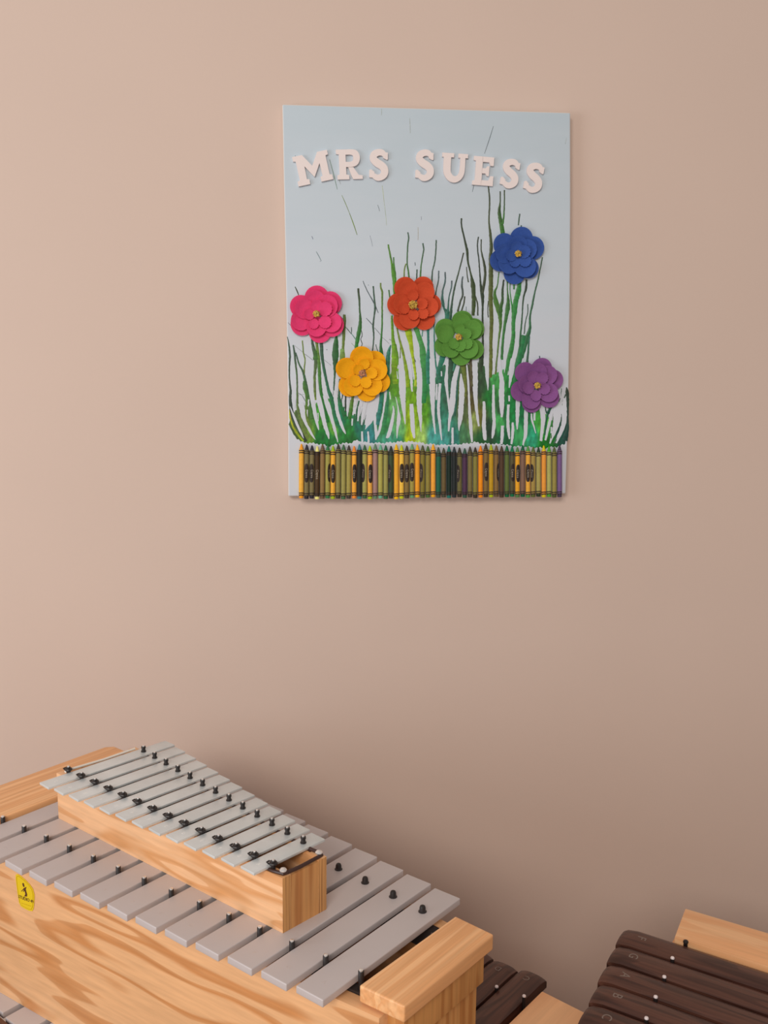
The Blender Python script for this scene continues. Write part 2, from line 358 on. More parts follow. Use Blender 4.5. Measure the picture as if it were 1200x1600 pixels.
R([(724.4,395,2),(718,420,2),(714,435,2.2),(709,455,2.6),(706,475,3),(704,490,5),(702,502,6)], 'tk', (40,80,62))
R([(723,432,2),(721.5,445,2.8),(723,460,3.2),(719,472,2.8),(715,487,3)], 'sl', 'tk')
R([(726,463,2),(725,473,2.2),(721,486,2.2)], 'tk')
R([(728.5,479,.8),(728,487,.8)], 'sl')
R([(721,341,2.5),(721,352,2.5),(726,375,3),(730,393,4),(731,408,3),(736,430,3),(739,445,7),(740,460,6.5),(740,478,6),(739,493,5)], 'bk', (52,72,30))
R([(729,417,1.4),(730,430,1.6),(732,441,2)], 'tk'); R([(742,462,2.4),(746,475,2.2),(746.5,493,2.4)], 'tk')
R([(747.5,370,2),(746,385,2),(748,405,2),(750,430,2.2),(751,445,3.5),(753,456,6),(754,466,5),(754,480,3.2),(754,505,3),(754.5,530,3.2),(753,552,6),(750,580,9)], 'bk', (40,60,38))
R([(752,374,2),(752,392,2),(757,415,4),(758,430,4),(756,445,4.5),(754,458,4)], 'tk')
R([(763,290,2),(765,315,2.4),(764,345,2.4),(766,365,4),(767.5,385,5),(766,405,5),(767,420,7),(767,440,7),(766.5,470,7),(768,500,6),(767,530,5.5),(767,560,5.5),(766,590,6)], 'tk', (92,104,36))
R([(763,470,1.3),(762,485,1.4),(763,496,1.5)], 'tk')
R([(781.5,299,2),(781.5,316,2.2),(780,330,5),(782,345,6),(785,360,7),(786,372,7)], 'tk', (46,110,36))
R([(788,297,2),(788,320,2),(787,338,2.6),(785,350,4)], 'tk', (46,110,36))
R([(812,334,2),(810,352,2)], 'dg'); R([(814.5,352,2),(814,362,2)], 'dg')
R([(779.5,425,1.8),(777,446,2),(773,456,4),(774,468,7),(778,482,7),(781,494,6),(782,508,4.5),(780,525,3),(778,545,2.5),(776,565,2.5),(774,585,4)], (50,105,35), (84,110,50))
R([(787,437,2.5),(785,455,3.5),(785,470,4),(781,484,8),(782,496,5)], 'bk', 'gr')
R([(792.5,437,2.5),(793,455,2),(794,470,5),(793,483,7),(790,500,5),(787,520,4),(785,540,4),(784,562,4.5)], (50,95,40), (45,110,55))
R([(797,440,1.4),(797,458,1.5),(800,478,2.5),(801,488,4)], 'br')
R([(803,441,1.6),(803,452,3)], 'br')
R([(812,440,6),(810,455,8),(806,470,8),(804,485,8),(802,505,6),(802,525,6),(799,545,7),(795,562,7),(790,585,8)], (40,120,55), (46,120,58))
R([(822.5,437,3),(822,450,3.5),(818,465,2.5),(816,490,2),(815,505,2.5),(813,525,3),(812,545,4),(809,562,6),(805,585,8)], 'bk', (30,110,60))
R([(847.6,402,2),(845,415,2),(841,435,2.2),(836,455,2.6),(832,475,3),(828,495,3),(828,512,4.5),(824,526,7),(819,545,6),(813,562,8),(808,582,10),(806,605,12)], 'dg', (32,108,60))
R([(824.5,475,1.5),(824.5,488,1.5),(821,503,1.6),(819,522,1.8)], 'dg')
R([(827,518,3),(825.5,545,3),(823.5,566,4)], (30,95,70), 'dg')
R([(819,524,8),(816,540,8),(812,556,8),(808,575,9)], (28,112,64))
R([(843,556,1.8),(843,564,2)], 'sl')
R([(885,605,1),(886,612,5),(887,622,4.5),(887,650,3),(886.5,670,5),(882,688,10)], 'bk', (12,64,56))
R([(884,616,2),(880,626,1.5),(877.5,638,1.5),(877,652,1.6),(876,665,1.6),(872,680,2),(866,693,3)], 'dg')
R([(877.5,607,1),(876,620,1.1),(873,629,1.4),(874.5,633,2),(868,643,1.3),(864,654,1.3),(863,670,1.6),(861,685,2.5)], 'dg', 'gr')
R([(852,636,1),(853,642,2),(856,647,4),(858,640,5),(861,634,6)], (15,75,55)); R([(856,645,4),(853,660,4),(851,680,3)], (15,90,55))
R([(846.5,641,1.3),(847,662,1.6)], 'dg')
# blades below the orange and green flowers
R([(610.5,539,1.5),(607,552,6),(606,570,6),(606,590,5),(606,612,4),(604,635,7),(601,655,8),(597,678,8)], (35,108,92), (45,125,70))
R([(612,493,3),(613,512,4),(614,530,5),(616,545,8),(617,560,10),(616,580,9),(618,600,9)], (80,135,16), (118,160,20))
R([(617,538,4),(620,556,5),(621,570,4)], (70,120,10), (95,145,10))
R([(620,512,2.5),(624,530,3),(628,545,4),(632,562,4),(635,580,6),(637,605,7)], 'ol', (128,165,15))
R([(625.5,535,1),(625,560,1.4),(624,585,1)], 'ol')
R([(637,514,11),(641,532,8),(644,552,5),(647,570,4),(649,588,4),(649,604,5)], (138,168,8), (150,178,40))
R([(650,512,8),(654,525,7),(659,540,8),(661,556,10),(663,580,10),(663,605,9),(662,630,9)], (70,140,70), (30,120,62))
R([(660.5,514,1.3),(659.5,526,1.5)], 'tl')
R([(668.5,512,4.5),(669,530,3.5),(669,548,4),(668,560,8),(668,580,8),(669,600,7)], (38,115,105), (32,118,92))
R([(646.5,558,.9),(651,568,1),(657,576,.9)], 'dg')
R([(692,556,10),(688,570,8),(685,582,8),(688,600,9)], (30,112,92), (34,98,74))
R([(704,556,8),(705,572,9),(703,592,8),(701,612,8)], (36,70,52), (40,96,72))
R([(710,556,4),(711,566,5),(708,580,4)], (45,115,92))
R([(722,566,9),(725,582,7),(727,600,6),(727,620,6)], (98,118,42), (96,108,48))
R([(735,560,7),(737,580,6),(738,604,6)], (76,70,50), (72,72,40))
R([(718,575,2.4),(715,600,3),(713,625,3.5),(710,650,5)], (38,92,78))
R([(571,626,1.6),(565,645,2),(562,662,3)], 'dg'); R([(579,626,1.5),(574,645,1.8),(568,663,2.2)], 'dg')
R([(561,626,2),(558,640,3),(556,655,4)], (20,85,50)); R([(596,612,7),(595,625,7),(592,645,8),(590,664,8)], (34,115,92), (38,112,108))
R([(567,664,1),(569,690,1)], (40,120,125))
# bare canvas gaps that show through the pool of wax
def gap(pts, c=(196, 200, 203)):
    n0 = len(wax.f); ribbon(pts, c, c, h=.00006, z=.00052+random.random()*.00005)
    for i in range(n0, len(wax.f)): wax.mi[i] = 1
def gaps(ox, oy, L_):
    for g in L_: gap([(ox+a, oy+b, w) for a, b, w in g])
gaps(445, 560, [
 [(8,75,1),(14,90,3.5),(20,105,4),(26,117,3.5),(29.5,125,.6)],
 [(13.5,66,6),(15,72,4),(15.5,78,1)],
 [(25,70,9),(27,78,9),(29,90,7),(32,99,5),(37,109,4),(43,120,3),(48,127,.6)],
 [(35,80,1.5),(35,93,2)],[(37.5,64,2),(37.5,73,1.5)],
 [(44,68,6),(46,80,6),(49,95,5),(52,108,2.5),(53,112,.6)],
 [(52,85,1.5),(52.5,98,1)],
 [(50,33,3),(51,45,4),(52,55,4.5),(54,66,8),(57,77,9),(60,90,7.5),(63,105,6),(67,117,5),(69,126,1)],
 [(62.5,58,6),(64,66,8),(68,76,8),(71,87,6),(75,100,5),(79,115,4),(83,131,1)],
 [(79,50,5),(79.5,65,6),(81,80,6),(84,92,6),(89,105,4.5),(93,114,3),(95,118,1)],
 [(88,50,4),(88,62,1.5)],[(91.5,64,4),(91,76,2)],[(99,60,4),(98.5,78,3.5),(97.5,91,1.2)],[(103,60,2.5),(102.5,65,1)],[(94,78,1.2),(94,94,1.6)],[(105.5,94,2.5),(105,105,2)],[(110,62,4),(108,76,2)],[(116,76,3),(115,90,3),(113.5,98,1)],[(111,85,1),(111,90,1)]])
gaps(555, 560, [
 [(5.8,75,3),(4.5,98,1.5)],[(1,62,5),(.5,74,2)],[(10.5,67,4),(10,75,2)],
 [(16,68,7),(13.5,82,6),(11,95,4),(10,104,2)],
 [(30,62,10),(28.5,74,14),(25,88,14),(21,99,9),(17.5,107,3),(15.5,111,.6)],[(23,75,5),(19,92,5),(16,104,3)],
 [(36,53,4),(34.5,70,5),(33,84,3)],[(30,90,5),(31.5,104,4),(33,120,4.5),(32,127,2)],
 [(48,46,4.5),(47,65,4.5),(44.5,85,4.5),(41,100,4.5),(38,112,4),(34,122,3)],
 [(10.5,114,3),(11,131,3)],[(20,114,2.5),(21,131,3.5)],
 [(59,74,1.5),(60,82,3),(58,95,5),(55,110,6),(51,122,5),(48,123,2)],
 [(63,60,1),(65.5,70,1.5),(67.5,82,2.5),(68,95,6),(66,110,3.5),(65,125,1)],
 [(65,20,1),(66.5,32,2)],[(53.5,52,1.5),(55,64,2)],
 [(71,0,6),(72,15,9),(73.5,35,11),(74,55,10),(75,70,7),(76.5,85,4.5),(78,100,2),(78,103,.6)],
 [(84,0,4),(87,20,4),(88,40,4),(89,52,2)],[(91,22,1.5),(92,33,2)],
 [(87.5,71,6),(89,90,7),(90,110,6),(92,122,4),(92,125,1)],
 [(96,0,3),(100,20,9),(101,40,9),(100,60,9),(100.5,80,7),(102,95,5),(102.5,110,2),(103,115,.6)]])
gaps(665, 560, [
 [(10,0,9),(10,30,9.5),(10.5,50,9),(11,70,6.5),(12,90,4),(13.5,105,3),(15,118,2)],
 [(19,0,6),(18,13,1)],[(24.5,20,2),(25,28,2)],[(17.5,40,2),(17,52,3),(16.5,65,2)],
 [(22.5,39,4),(21,58,4.5),(20,80,4.5),(22,100,4),(24,120,2.5),(25,128,1)],
 [(34,0,4),(33,20,4),(32,36,5.5),(34,55,3.5),(36,70,3.5),(37.5,85,3)],
 [(51,11,5),(47,25,7),(44,40,8),(42.5,60,9),(41,78,8),(38,92,5),(36.5,105,3.5),(36,114,2)],
 [(55,24,2),(56,40,7),(57,50,9),(56,65,8),(55,80,8),(54,95,7),(52,107,3),(52.5,113,1)],
 [(42,108,3),(42,133,3.8)],
 [(64,9,2),(66,30,3),(67.5,55,3),(68.5,80,4),(70,100,5),(71,115,5),(72.5,131,2.5)],
 [(76,2,9),(77,25,9),(77.5,50,7.5),(79,75,5),(81,92,4),(83,106,2.5)],
 [(91,67,3.5),(91.5,85,5.5),(91,105,6),(92.5,122,6),(93,128,3)],
 [(95.5,0,7),(96,25,5.5),(97,40,3),(97.5,50,.8)],
 [(106,41,3),(106,60,4),(106,80,5),(107,100,5),(105.5,115,5),(104,125,2)],
 [(106,0,4),(107,15,3),(107,25,1)],
 [(115,0,4.5),(116.5,20,5.5),(119,36,7),(118.5,55,8.5),(119,75,7),(119,92,3)],
 [(120,105,4.5),(119.5,120,5),(118.5,134,4)]])
gaps(775, 560, [
 [(14,0,4.5),(13.5,24,1.5)],[(18.5,18,1.6),(18.5,26,2)],[(26,0,8),(24,20,8),(22,35,4),(20.5,46,1.5)],
 [(41.5,0,4.5),(40.5,8,3)],[(20.5,58,3),(20.5,67,2.6)],[(19.5,72,4),(18.5,90,4),(19,110,5),(21,126,2)],
 [(26,100,3),(26,115,4.5),(24,134,3)],[(34,64,7),(33.5,85,6),(33,100,4),(33,111,1.6)],
 [(47,80,6),(46.5,100,6),(46,120,5),(43,130,3),(42,139,2.6)],
 [(60,84,3.5),(60,97,3)],[(55,86,2.5),(56,96,3),(59,106,2.2),(62,117,1)],
 [(71.5,76,8),(73.5,95,7),(72,110,5.5),(70,129,4)],[(82,78,4),(82,83,1)],
 [(88,82,3.5),(84,98,4.5),(80,114,4),(77,128,3)],
 [(97,68,13),(96,80,14),(95,95,11),(92,110,8),(87,124,4),(84,133,2)],
 [(107,62,4),(106.5,80,8),(106,100,7),(101,115,6),(93,132,4)],
 [(86.5,107,2.5),(86,117,2)],[(99,55,5),(98,62,7)]])
gap([(558,690,3),(575,694,3),(600,694,2.4)]); gap([(630,694,3),(642,692,5),(652,694,3)]); gap([(672,698,3),(700,697,3),(722,696,3)]); gap([(742,696,2.5),(765,696,3),(780,697,3)])
gap([(500,699,2),(512,699,2.5)]); gap([(525,699,2.5),(545,697,3)])
# fine splatter of colour on the sky
for a, b, w, c in [((771,197),(757,240),.9,'sl'),((741,284),(738,300),.8,'sl'),((515,249),(527,296),1.1,(95,125,110)),((534,305),(546,333),.9,'ol'),((546,333),(558,367),1.3,'ol'),((597,290),(600,315),.6,(160,170,120)),((600,315),(604,352),.6,(160,175,150)),
    ((494,393),(502,408),1,(95,120,125)),((461,243),(468,256),.9,(95,105,110)),((469,270),(472,283),.9,'dg'),((528,276),(532,288),.6,(140,150,150)),((590,320),(593,330),.6,'sl'),((487,369),(489,374),1,(110,120,140)),
    ((640,185),(641,208),.6,(150,160,150)),((596,170),(596,180),.6,(160,170,160)),((658,338),(658,344),.8,(130,140,150)),((653,355),(653,375),.5,(160,150,120)),((578,368),(582,385),.5,(130,140,150)),
    ((450,504),(466,522),.8,'sl'),((528,491),(538,501),1.4,'sl'),((540,511),(549,522),1.2,'dg'),((549,511),(549,521),1.4,'dg'),((549,521),(557,533),1.3,(80,130,120)),((460,540),(476,553),.6,(140,150,150)),((476,553),(489,563),.8,(120,130,130)),
    ((506,562),(517,571),.6,(130,140,150)),((572,497),(583,509),1,'sl'),((585,512),(596,525),1,(120,130,130)),((597,527),(608,537),.6,(130,140,140)),((549,536),(555,543),.7,(130,150,120)),((466,614),(472,618),.8,'dg'),((472,618),(477,627),1,'dg'),
    ((461,448),(467,462),1.9,'tk'),((465,617),(476,616),.5,(140,150,150)),((883,225),(885,215),.7,(150,160,160)),((575,445),(576,446),.8,'sl'),((510,546),(511,547),1.2,'sl'),((608,530),(611,532),.7,'sl'),((500,408),(500,409),.6,'sl')]:
    ribbon([(a[0], a[1], w*.6), ((a[0]+b[0])/2+.3, (a[1]+b[1])/2, w), (b[0], b[1], w*.6)], c, c, h=.0001, jit=False)
def build_wax():
    me = bpy.data.meshes.new('melted_wax'); me.from_pydata(wax.v, [], wax.f)
    ca = me.color_attributes.new('pigment', 'FLOAT_COLOR', 'CORNER')
    k = 0; data = np.empty((sum(len(f) for f in wax.f), 4), dtype=np.float32)
    for f, c in zip(wax.f, wax.c):
        for _ in f: data[k] = (c[0], c[1], c[2], 1); k += 1
    ca.data.foreach_set('color', data.ravel())
    m, nt, b = new_mat('melted_wax'); a = N(nt, 'ShaderNodeAttribute'); a.attribute_name = 'pigment'
    tc = N(nt, 'ShaderNodeTexCoord'); no = N(nt, 'ShaderNodeTexNoise'); no.inputs['Scale'].default_value = 160; no.inputs['Detail'].default_value = 4
    nt.links.new(tc.outputs['Object'], no.inputs['Vector'])
    mr = N(nt, 'ShaderNodeMapRange'); mr.inputs[1].default_value = .3; mr.inputs[2].default_value = .7; mr.inputs[3].default_value = .82; mr.inputs[4].default_value = 1.18; nt.links.new(no.outputs['Fac'], mr.inputs[0])
    sc = N(nt, 'ShaderNodeVectorMath', operation='SCALE'); nt.links.new(a.outputs['Color'], sc.inputs[0]); nt.links.new(mr.outputs[0], sc.inputs['Scale'])
    # bare canvas-coloured marks stay even
    nt.links.new(sc.outputs[0], b.inputs['Base Color']); b.inputs['Roughness'].default_value = .45
    me.polygons.foreach_set('material_index', wax.mi)
    o = link_mesh('melted_wax', me, [m, m_sky], art, smooth=True)
    o['label'] = 'green melted wax blades and drips on the canvas'
build_wax()
# letters
def stroke(mb, pts, h0, h1):
    n = len(pts); P = [np.array(p[:2], float) for p in pts]; Lf = []; Rt = []
    for i in range(n):
        a, b = P[max(i-1, 0)], P[min(i+1, n-1)]; d = (b-a)/(np.linalg.norm(b-a)+1e-9); nx = np.array([-d[1], d[0]])*pts[i][2]/2
        Lf.append(P[i]+nx); Rt.append(P[i]-nx)
    for i in range(n-1):
        mb.prism([tuple(Rt[i]), tuple(Rt[i+1]), tuple(Lf[i+1]), tuple(Lf[i])], -h1, -h0, 'y')
def smooth_pts(pts, n=5):
    P = [np.array(p, float) for p in pts]; Q = []
    for i in range(len(P)-1):
        p0, p1, p2, p3 = P[max(i-1, 0)], P[i], P[i+1], P[min(i+2, len(P)-1)]
        for j in range(n):
            t = j/n; Q.append(tuple(.5*((2*p1)+(-p0+p2)*t+(2*p0-5*p1+4*p2-p3)*t*t+(-p0+3*p1-3*p2+p3)*t**3)))
    Q.append(tuple(P[-1])); return Q
def band(mb, pts, h0, h1):
    """closed ribbon outline of varying width as one solid"""
    n = len(pts); P = [np.array(p[:2], float) for p in pts]; Lf = []; Rt = []
    for i in range(n):
        a, b = P[max(i-1, 0)], P[min(i+1, n-1)]; d = (b-a)/(np.linalg.norm(b-a)+1e-9); nx = np.array([-d[1], d[0]])*pts[i][2]/2
        Lf.append(P[i]+nx); Rt.append(P[i]-nx)
    vs = []; fs = []
    for i in range(n):
        for q in (Lf[i], Rt[i]):
            vs += [(q[0], -h0, q[1]), (q[0], -h1, q[1])]
    for i in range(n-1):
        a = i*4; b = a+4
        fs += [(a+1, a+3, b+3, b+1), (a, b, b+2, a+2), (a, a+1, b+1, b), (a+2, b+2, b+3, a+3)]
    fs += [(0, 2, 3, 1), ((n-1)*4, (n-1)*4+1, (n-1)*4+3, (n-1)*4+2)]
    mb.add(vs, fs)
GLY = {   # unit letters: height 1, origin at the centre, coordinates (x, y)
 'M': dict(poly=[[(-.62,-.5),(-.2,-.5),(-.2,-.34),(-.28,-.32),(-.27,.12),(0,-.3),(.27,.12),(.28,-.32),(.2,-.34),(.2,-.5),(.62,-.5),(.62,-.34),(.53,-.32),(.53,.33),(.62,.35),(.62,.5),(.27,.5),(0,.08),(-.27,.5),(-.62,.5),(-.62,.35),(-.53,.33),(-.53,-.32),(-.62,-.34)]]),
 'R': dict(poly=[[(-.44,-.5),(-.02,-.5),(-.02,-.36),(-.12,-.34),(-.12,.36),(-.12,.5),(-.46,.5),(-.46,.36),(-.36,.34),(-.36,-.34),(-.44,-.36)],[(-.04,-.1),(.14,-.1),(.32,-.36),(.46,-.38),(.46,-.5),(.12,-.5),(.06,-.38)]],
           band=[[(-.14,.41,.17),(.08,.41,.18),(.22,.36,.22),(.27,.22,.24),(.22,.07,.22),(.08,0,.18),(-.14,0,.17)]]),
 'U': dict(poly=[[(-.46,.36),(-.46,.5),(-.04,.5),(-.04,.36),(-.46,.36)],[(.12,.36),(.12,.5),(.46,.5),(.46,.36)]],
           band=[[(-.27,.42,.26),(-.27,0,.26),(-.24,-.2,.25),(-.13,-.35,.24),(.02,-.40,.22),(.16,-.34,.20),(.25,-.2,.19),(.28,0,.18),(.28,.42,.18)]]),
 'E': dict(poly=[[(-.40,-.5),(-.40,-.36),(-.31,-.34),(-.31,.34),(-.40,.36),(-.40,.5),(-.05,.5),(-.05,-.5)],[(-.06,.32),(-.06,.5),(.38,.5),(.38,.2),(.26,.2),(.2,.32)],[(-.06,-.32),(-.06,-.5),(.40,-.5),(.40,-.16),(.28,-.16),(.22,-.32)],[(-.06,-.08),(-.06,.1),(.08,.1),(.14,.18),(.22,.18),(.22,-.16),(.14,-.16),(.08,-.08)]]),
 'S': dict(poly=[[(.16,.24),(.30,.18),(.33,.20),(.33,.42),(.22,.43),(.14,.38)],[(-.35,-.42),(-.35,-.18),(-.28,-.15),(-.16,-.24),(-.16,-.40),(-.24,-.43)]],
           band=[[(.25,.30,.14),(.13,.41,.20),(-.03,.42,.22),(-.18,.34,.25),(-.2,.2,.26),(-.08,.08,.27),(.1,-.02,.27),(.21,-.14,.27),(.2,-.3,.26),(.07,-.41,.22),(-.08,-.42,.2),(-.24,-.32,.15)]])}
LET = [('M',488.5,263.5,43,13,1.0),('R',545.5,257.5,43,3,.98),('S',591.5,258.5,43,0,.95),('S',663,259,43,0,.93),('U',709.5,263,42,-2,1.02),('E',754.5,268,42,-3,.95),('S',796.5,272,41,-8,.95),('S',833.5,278.5,42,-9,.95)]
for ch, px, py, hp, rot, wx_ in LET:
    mb = MB(); g = GLY[ch]; H0, H1 = .0, .0048
    for pl in g['poly']: mb.prism(pl[:-1] if pl[0] == pl[-1] else pl, -H1, -H0, 'y')
    for k, bd in enumerate(g.get('band', [])): band(mb, smooth_pts(bd), H0, H1+.0001*(k+1))
    s = hp/PXM; x, z = atw(px, py)
    me = bpy.data.meshes.new('letter')
    a = math.radians(rot); vs = []
    for v in mb.v:
        X, Z = v[0]*s*wx_, v[2]*s; vs.append((X*math.cos(a)-Z*math.sin(a), v[1], X*math.sin(a)+Z*math.cos(a)))
    me.from_pydata(vs, [], mb.f)
    bm = bmesh.new(); bm.from_mesh(me); bmesh.ops.recalc_face_normals(bm, faces=bm.faces); bm.to_mesh(me); bm.free()
    o = link_mesh('letter', me, m_letter, art, (x, -.0001, z))
    o['label'] = 'white wooden slab letter ' + ch
# paper flowers
def petal(mb, cx_, cz_, r, z0, cup, ang, notch=0, tilt=.25, th=.0006):
    """round spoon petal in the canvas plane: centre, radius, base height; ang points away from the flower's heart"""
    NA, NRr = 28, 6; vs = []; fs = []
    def P(rr, a):
        x, z = rr*math.cos(a), rr*math.sin(a)
        along = (x*math.cos(ang)+z*math.sin(ang))/r
        q = rr/r
        h = z0 + cup*r*(q**2.4)*(.55+.45*along) + tilt*r*(along+1)*.5 - .10*r*max(0, q-.86)*5*max(0, along)
        return (cx_+x, -h, cz_+z)
    c0 = P(0, 0)
    for side in (0, 1):
        o = len(vs); vs.append((c0[0], c0[1]+side*th, c0[2]))
        for j in range(1, NRr+1):
            for i in range(NA):
                a = 2*PI*i/NA; rr = r*j/NRr
                if notch and j == NRr: rr *= 1-notch*(i % 2)
                x, y, z = P(rr, a); vs.append((x, y+side*th, z))
        for i in range(NA): f = (o, o+1+i, o+1+(i+1) % NA); fs.append(f if side == 0 else f[::-1])
        for j in range(NRr-1):
            for i in range(NA):
                a = o+1+j*NA+i; b = o+1+j*NA+(i+1) % NA; f = (a, a+NA, b+NA, b); fs.append(f if side == 0 else f[::-1])
    n1 = 1+NRr*NA; e = 1+(NRr-1)*NA
    for i in range(NA): fs.append((e+i, n1+e+i, n1+e+(i+1) % NA, e+(i+1) % NA))
    mb.add(vs, fs)
FL = [('pink', (226, 62, 118), (494.3, 490.4), (440, 440, 10.91), [(600,285,197),(825,372,188),(855,735,192),(650,850,182),(350,722,186),(332,424,178)], [(560,345,165),(760,420,165),(840,690,152),(590,765,150),(330,660,150),(390,470,145)], [(545,720,80),(735,690,98),(735,470,110),(600,420,95),(470,560,85)]),
 ('blue', (52, 84, 158), (806.8, 397.3), (750, 345, 10.91), [(695,312,187),(885,468,185),(815,810,165),(580,895,178),(335,680,172),(400,410,178)], [(620,440,150),(770,500,150),(740,780,165),(470,720,165),(400,570,140)], [(570,700,90),(740,690,95),(720,540,100),(600,470,95),(510,600,90)]),
 ('yellow', (240, 168, 16), (565.4, 582.3), (515, 530, 10.91), [(540,320,188),(755,398,190),(845,722,172),(630,875,175),(335,790,178),(285,500,176)], [(570,320,150),(290,500,145),(400,790,150),(715,785,155),(790,520,160)], [(585,420,85),(710,575,88),(610,730,90),(430,700,92),(480,520,80)]),
 ('purple', (132, 80, 140), (836.8, 601.4), (785, 545, 10.91), [(660,332,170),(845,530,172),(785,828,168),(490,915,165),(300,715,170),(370,405,172)], [(560,420,165),(740,450,150),(760,740,145),(470,850,150),(400,600,140)], [(690,680,90),(545,790,88),(420,660,100),(500,480,100),(650,500,95)]),
 ('green', (92, 146, 62), (714.6, 526.3), (670, 475, 12.0), [(620,335,195),(830,470,190),(835,850,178),(595,955,188),(290,790,186),(300,478,190)], [(600,350,150),(790,480,160),(720,830,165),(400,830,155),(290,560,150)], [(560,770,110),(690,740,100),(450,740,95),(560,470,90),(680,560,90)]),
 ('orange', (200, 76, 44), (644, 476.4), (595, 420, 11.43), [(430,350,187),(748,332,176),(880,640,178),(770,900,182),(410,905,185),(302,640,186)], [(480,400,160),(760,430,160),(840,680,150),(500,880,165),(380,640,150)], [(720,630,92),(740,800,90),(570,820,88),(410,710,90),(560,480,90)])]
def paper(name, rgb):
    c = alb(rgb, .92); return simple(name, c, .8, bump=.35, bscale=900, var=.05, vscale=300, spec=.25)
def glitter(name, c):
    m, nt, b = new_mat(name); L = nt.links.new; tc = N(nt, 'ShaderNodeTexCoord'); v = N(nt, 'ShaderNodeTexVoronoi'); v.inputs['Scale'].default_value = 700; L(tc.outputs['Object'], v.inputs['Vector'])
    mr = N(nt, 'ShaderNodeMix', data_type='RGBA'); mr.inputs[6].default_value = (c[0]*.35, c[1]*.3, c[2]*.25, 1); mr.inputs[7].default_value = (min(1, c[0]*1.5), min(1, c[1]*1.5), min(1, c[2]*1.6), 1)
    sx = N(nt, 'ShaderNodeSeparateColor'); L(v.outputs['Color'], sx.inputs[0]); L(sx.outputs[0], mr.inputs[0]); L(mr.outputs[2], b.inputs['Base Color'])
    b.inputs['Metallic'].default_value = .35; b.inputs['Roughness'].default_value = .35
    return m
gold = glitter('gold_glitter', (.80, .48, .10)); rose_g = glitter('rose_gold_glitter', (.60, .30, .16))
for name, rgb, (hx, hy), (ox, oy, sc_), outer, mid, inner in FL:
    fo = empty('paper_flower', (0, 0, 0), 0, art); x0, z0 = atw(hx, hy); fo.location = (x0, 0, z0)
    fo['label'] = name + ' layered paper flower with a glittery gold centre'
    mt = paper(name+'_paper', rgb)
    for li, (layer, nm) in enumerate(((outer, 'outer_petal'), (mid, 'middle_petal'), (inner, 'inner_petal'))):
        for i, (px, py, pr) in enumerate(layer):
            x, z = atw(ox+px/sc_, oy+py/sc_); x -= x0; z -= z0; r = pr/sc_/PXM*(1.05, 1.14, 1.12)[li]
            a = math.atan2(z, x); mb = MB()
            if li == 0: petal(mb, x, z, r, .0004+.0007*(i % 3), .16, a, tilt=.22)
            elif li == 1: petal(mb, x, z, r, .0036+.0007*(i % 3), .26, a, notch=.012, tilt=.34)
            else: petal(mb, x, z, r, .0072+.0005*(i % 3), .26, a, notch=.08, tilt=.42)
            o = mb.build(nm, mt, fo, smooth=True)
    rb = (5.6 if name != 'orange' else 7.2)/PXM
    mb = MB(); vs = []; 
    rnd = random.Random(3)
    for k in range(46):                                     # a cluster of beads
        a = rnd.uniform(0, 2*PI); rr = rb*math.sqrt(rnd.random())*.9; h = .0135+.6*rb*math.sqrt(max(0, 1-(rr/rb)**2)); s_ = rb*.19
        mb.lathe([(0.01*s_, -s_), (s_*.75, -s_*.6), (s_, 0), (s_*.75, s_*.6), (0.01*s_, s_)], (rr*math.cos(a), -h, rr*math.sin(a)), 7)
    mb.lathe([(rb*.8, -.012), (rb*.85, -.0145), (rb*.5, -.0175)], (0, 0, 0), 14, axis='y')
    o = mb.build('flower_centre', rose_g if name == 'yellow' else gold, fo, smooth=True); o['label'] = 'rose gold glitter centre' if name == 'yellow' else 'gold glitter centre'
# crayons
CR = [((225,140,20),(218,160,58),0),((35,35,45),(112,102,66),1),((35,35,45),(112,102,66),1),((228,208,125),(66,48,26),3),((95,75,55),(125,100,60),0),((40,105,60),(142,137,68),2),((140,165,20),(212,157,52),1),((50,50,40),(127,117,66),0),((55,95,60),(138,132,72),0),((55,50,45),(143,133,68),0),
 ((215,125,40),(222,152,52),1),((50,110,120),(38,38,30),0),((45,85,55),(146,142,76),2),((150,170,20),(206,152,62),1),((85,115,90),(142,112,108),0),((95,160,130),(152,147,72),0),((30,85,50),(136,132,72),0),((35,40,40),(52,68,44),2),((235,165,10),(208,152,42),0),((170,180,20),(226,172,62),1),
 ((60,55,45),(120,100,52),1),((90,140,100),(142,132,62),1),((235,160,20),(216,142,32),0),((70,75,45),(116,106,42),2),((60,95,45),(126,116,52),0),((225,150,20),(212,147,52),0),((60,75,65),(26,86,66),0),((65,65,50),(92,77,47),0),((20,100,90),(16,36,28),0),((35,45,50),(30,36,36),0),
 ((50,45,35),(96,91,52),2),((40,75,60),(68,44,68),0),((60,55,45),(106,96,57),0),((45,40,30),(116,111,52),0),((235,120,10),(228,128,12),0),((50,45,30),(111,92,52),1),((150,165,20),(168,132,22),0),((90,75,50),(116,91,52),2),((65,50,35),(72,52,36),0),((0,90,50),(82,97,47),0),
 ((0,100,60),(77,72,47),1),((70,110,60),(206,147,32),1),((0,80,50),(112,87,72),0),((70,130,60),(206,152,52),1),((80,90,40),(142,122,62),2),((30,50,30),(146,137,76),0),((190,170,20),(206,137,52),0),((60,140,40),(152,152,86),0),((70,80,40),(132,122,62),0),((60,50,70),(104,79,124),0)]
m_band = simple('crayon_print', (.022, .010, .007, 1), .6)
m_ctext = simple('crayon_lettering', (.42, .36, .26, 1), .5)
tv, tf = text_mesh('Crayola', .0068, .00005, .00006)
matc = {}
def cmat(rgb, kind):
    k = (rgb, kind)
    if k not in matc: matc[k] = simple('crayon_'+kind, alb(rgb, .72), .45 if kind == 'wax' else .6, var=.08, vscale=180, spec=.3)
    return matc[k]
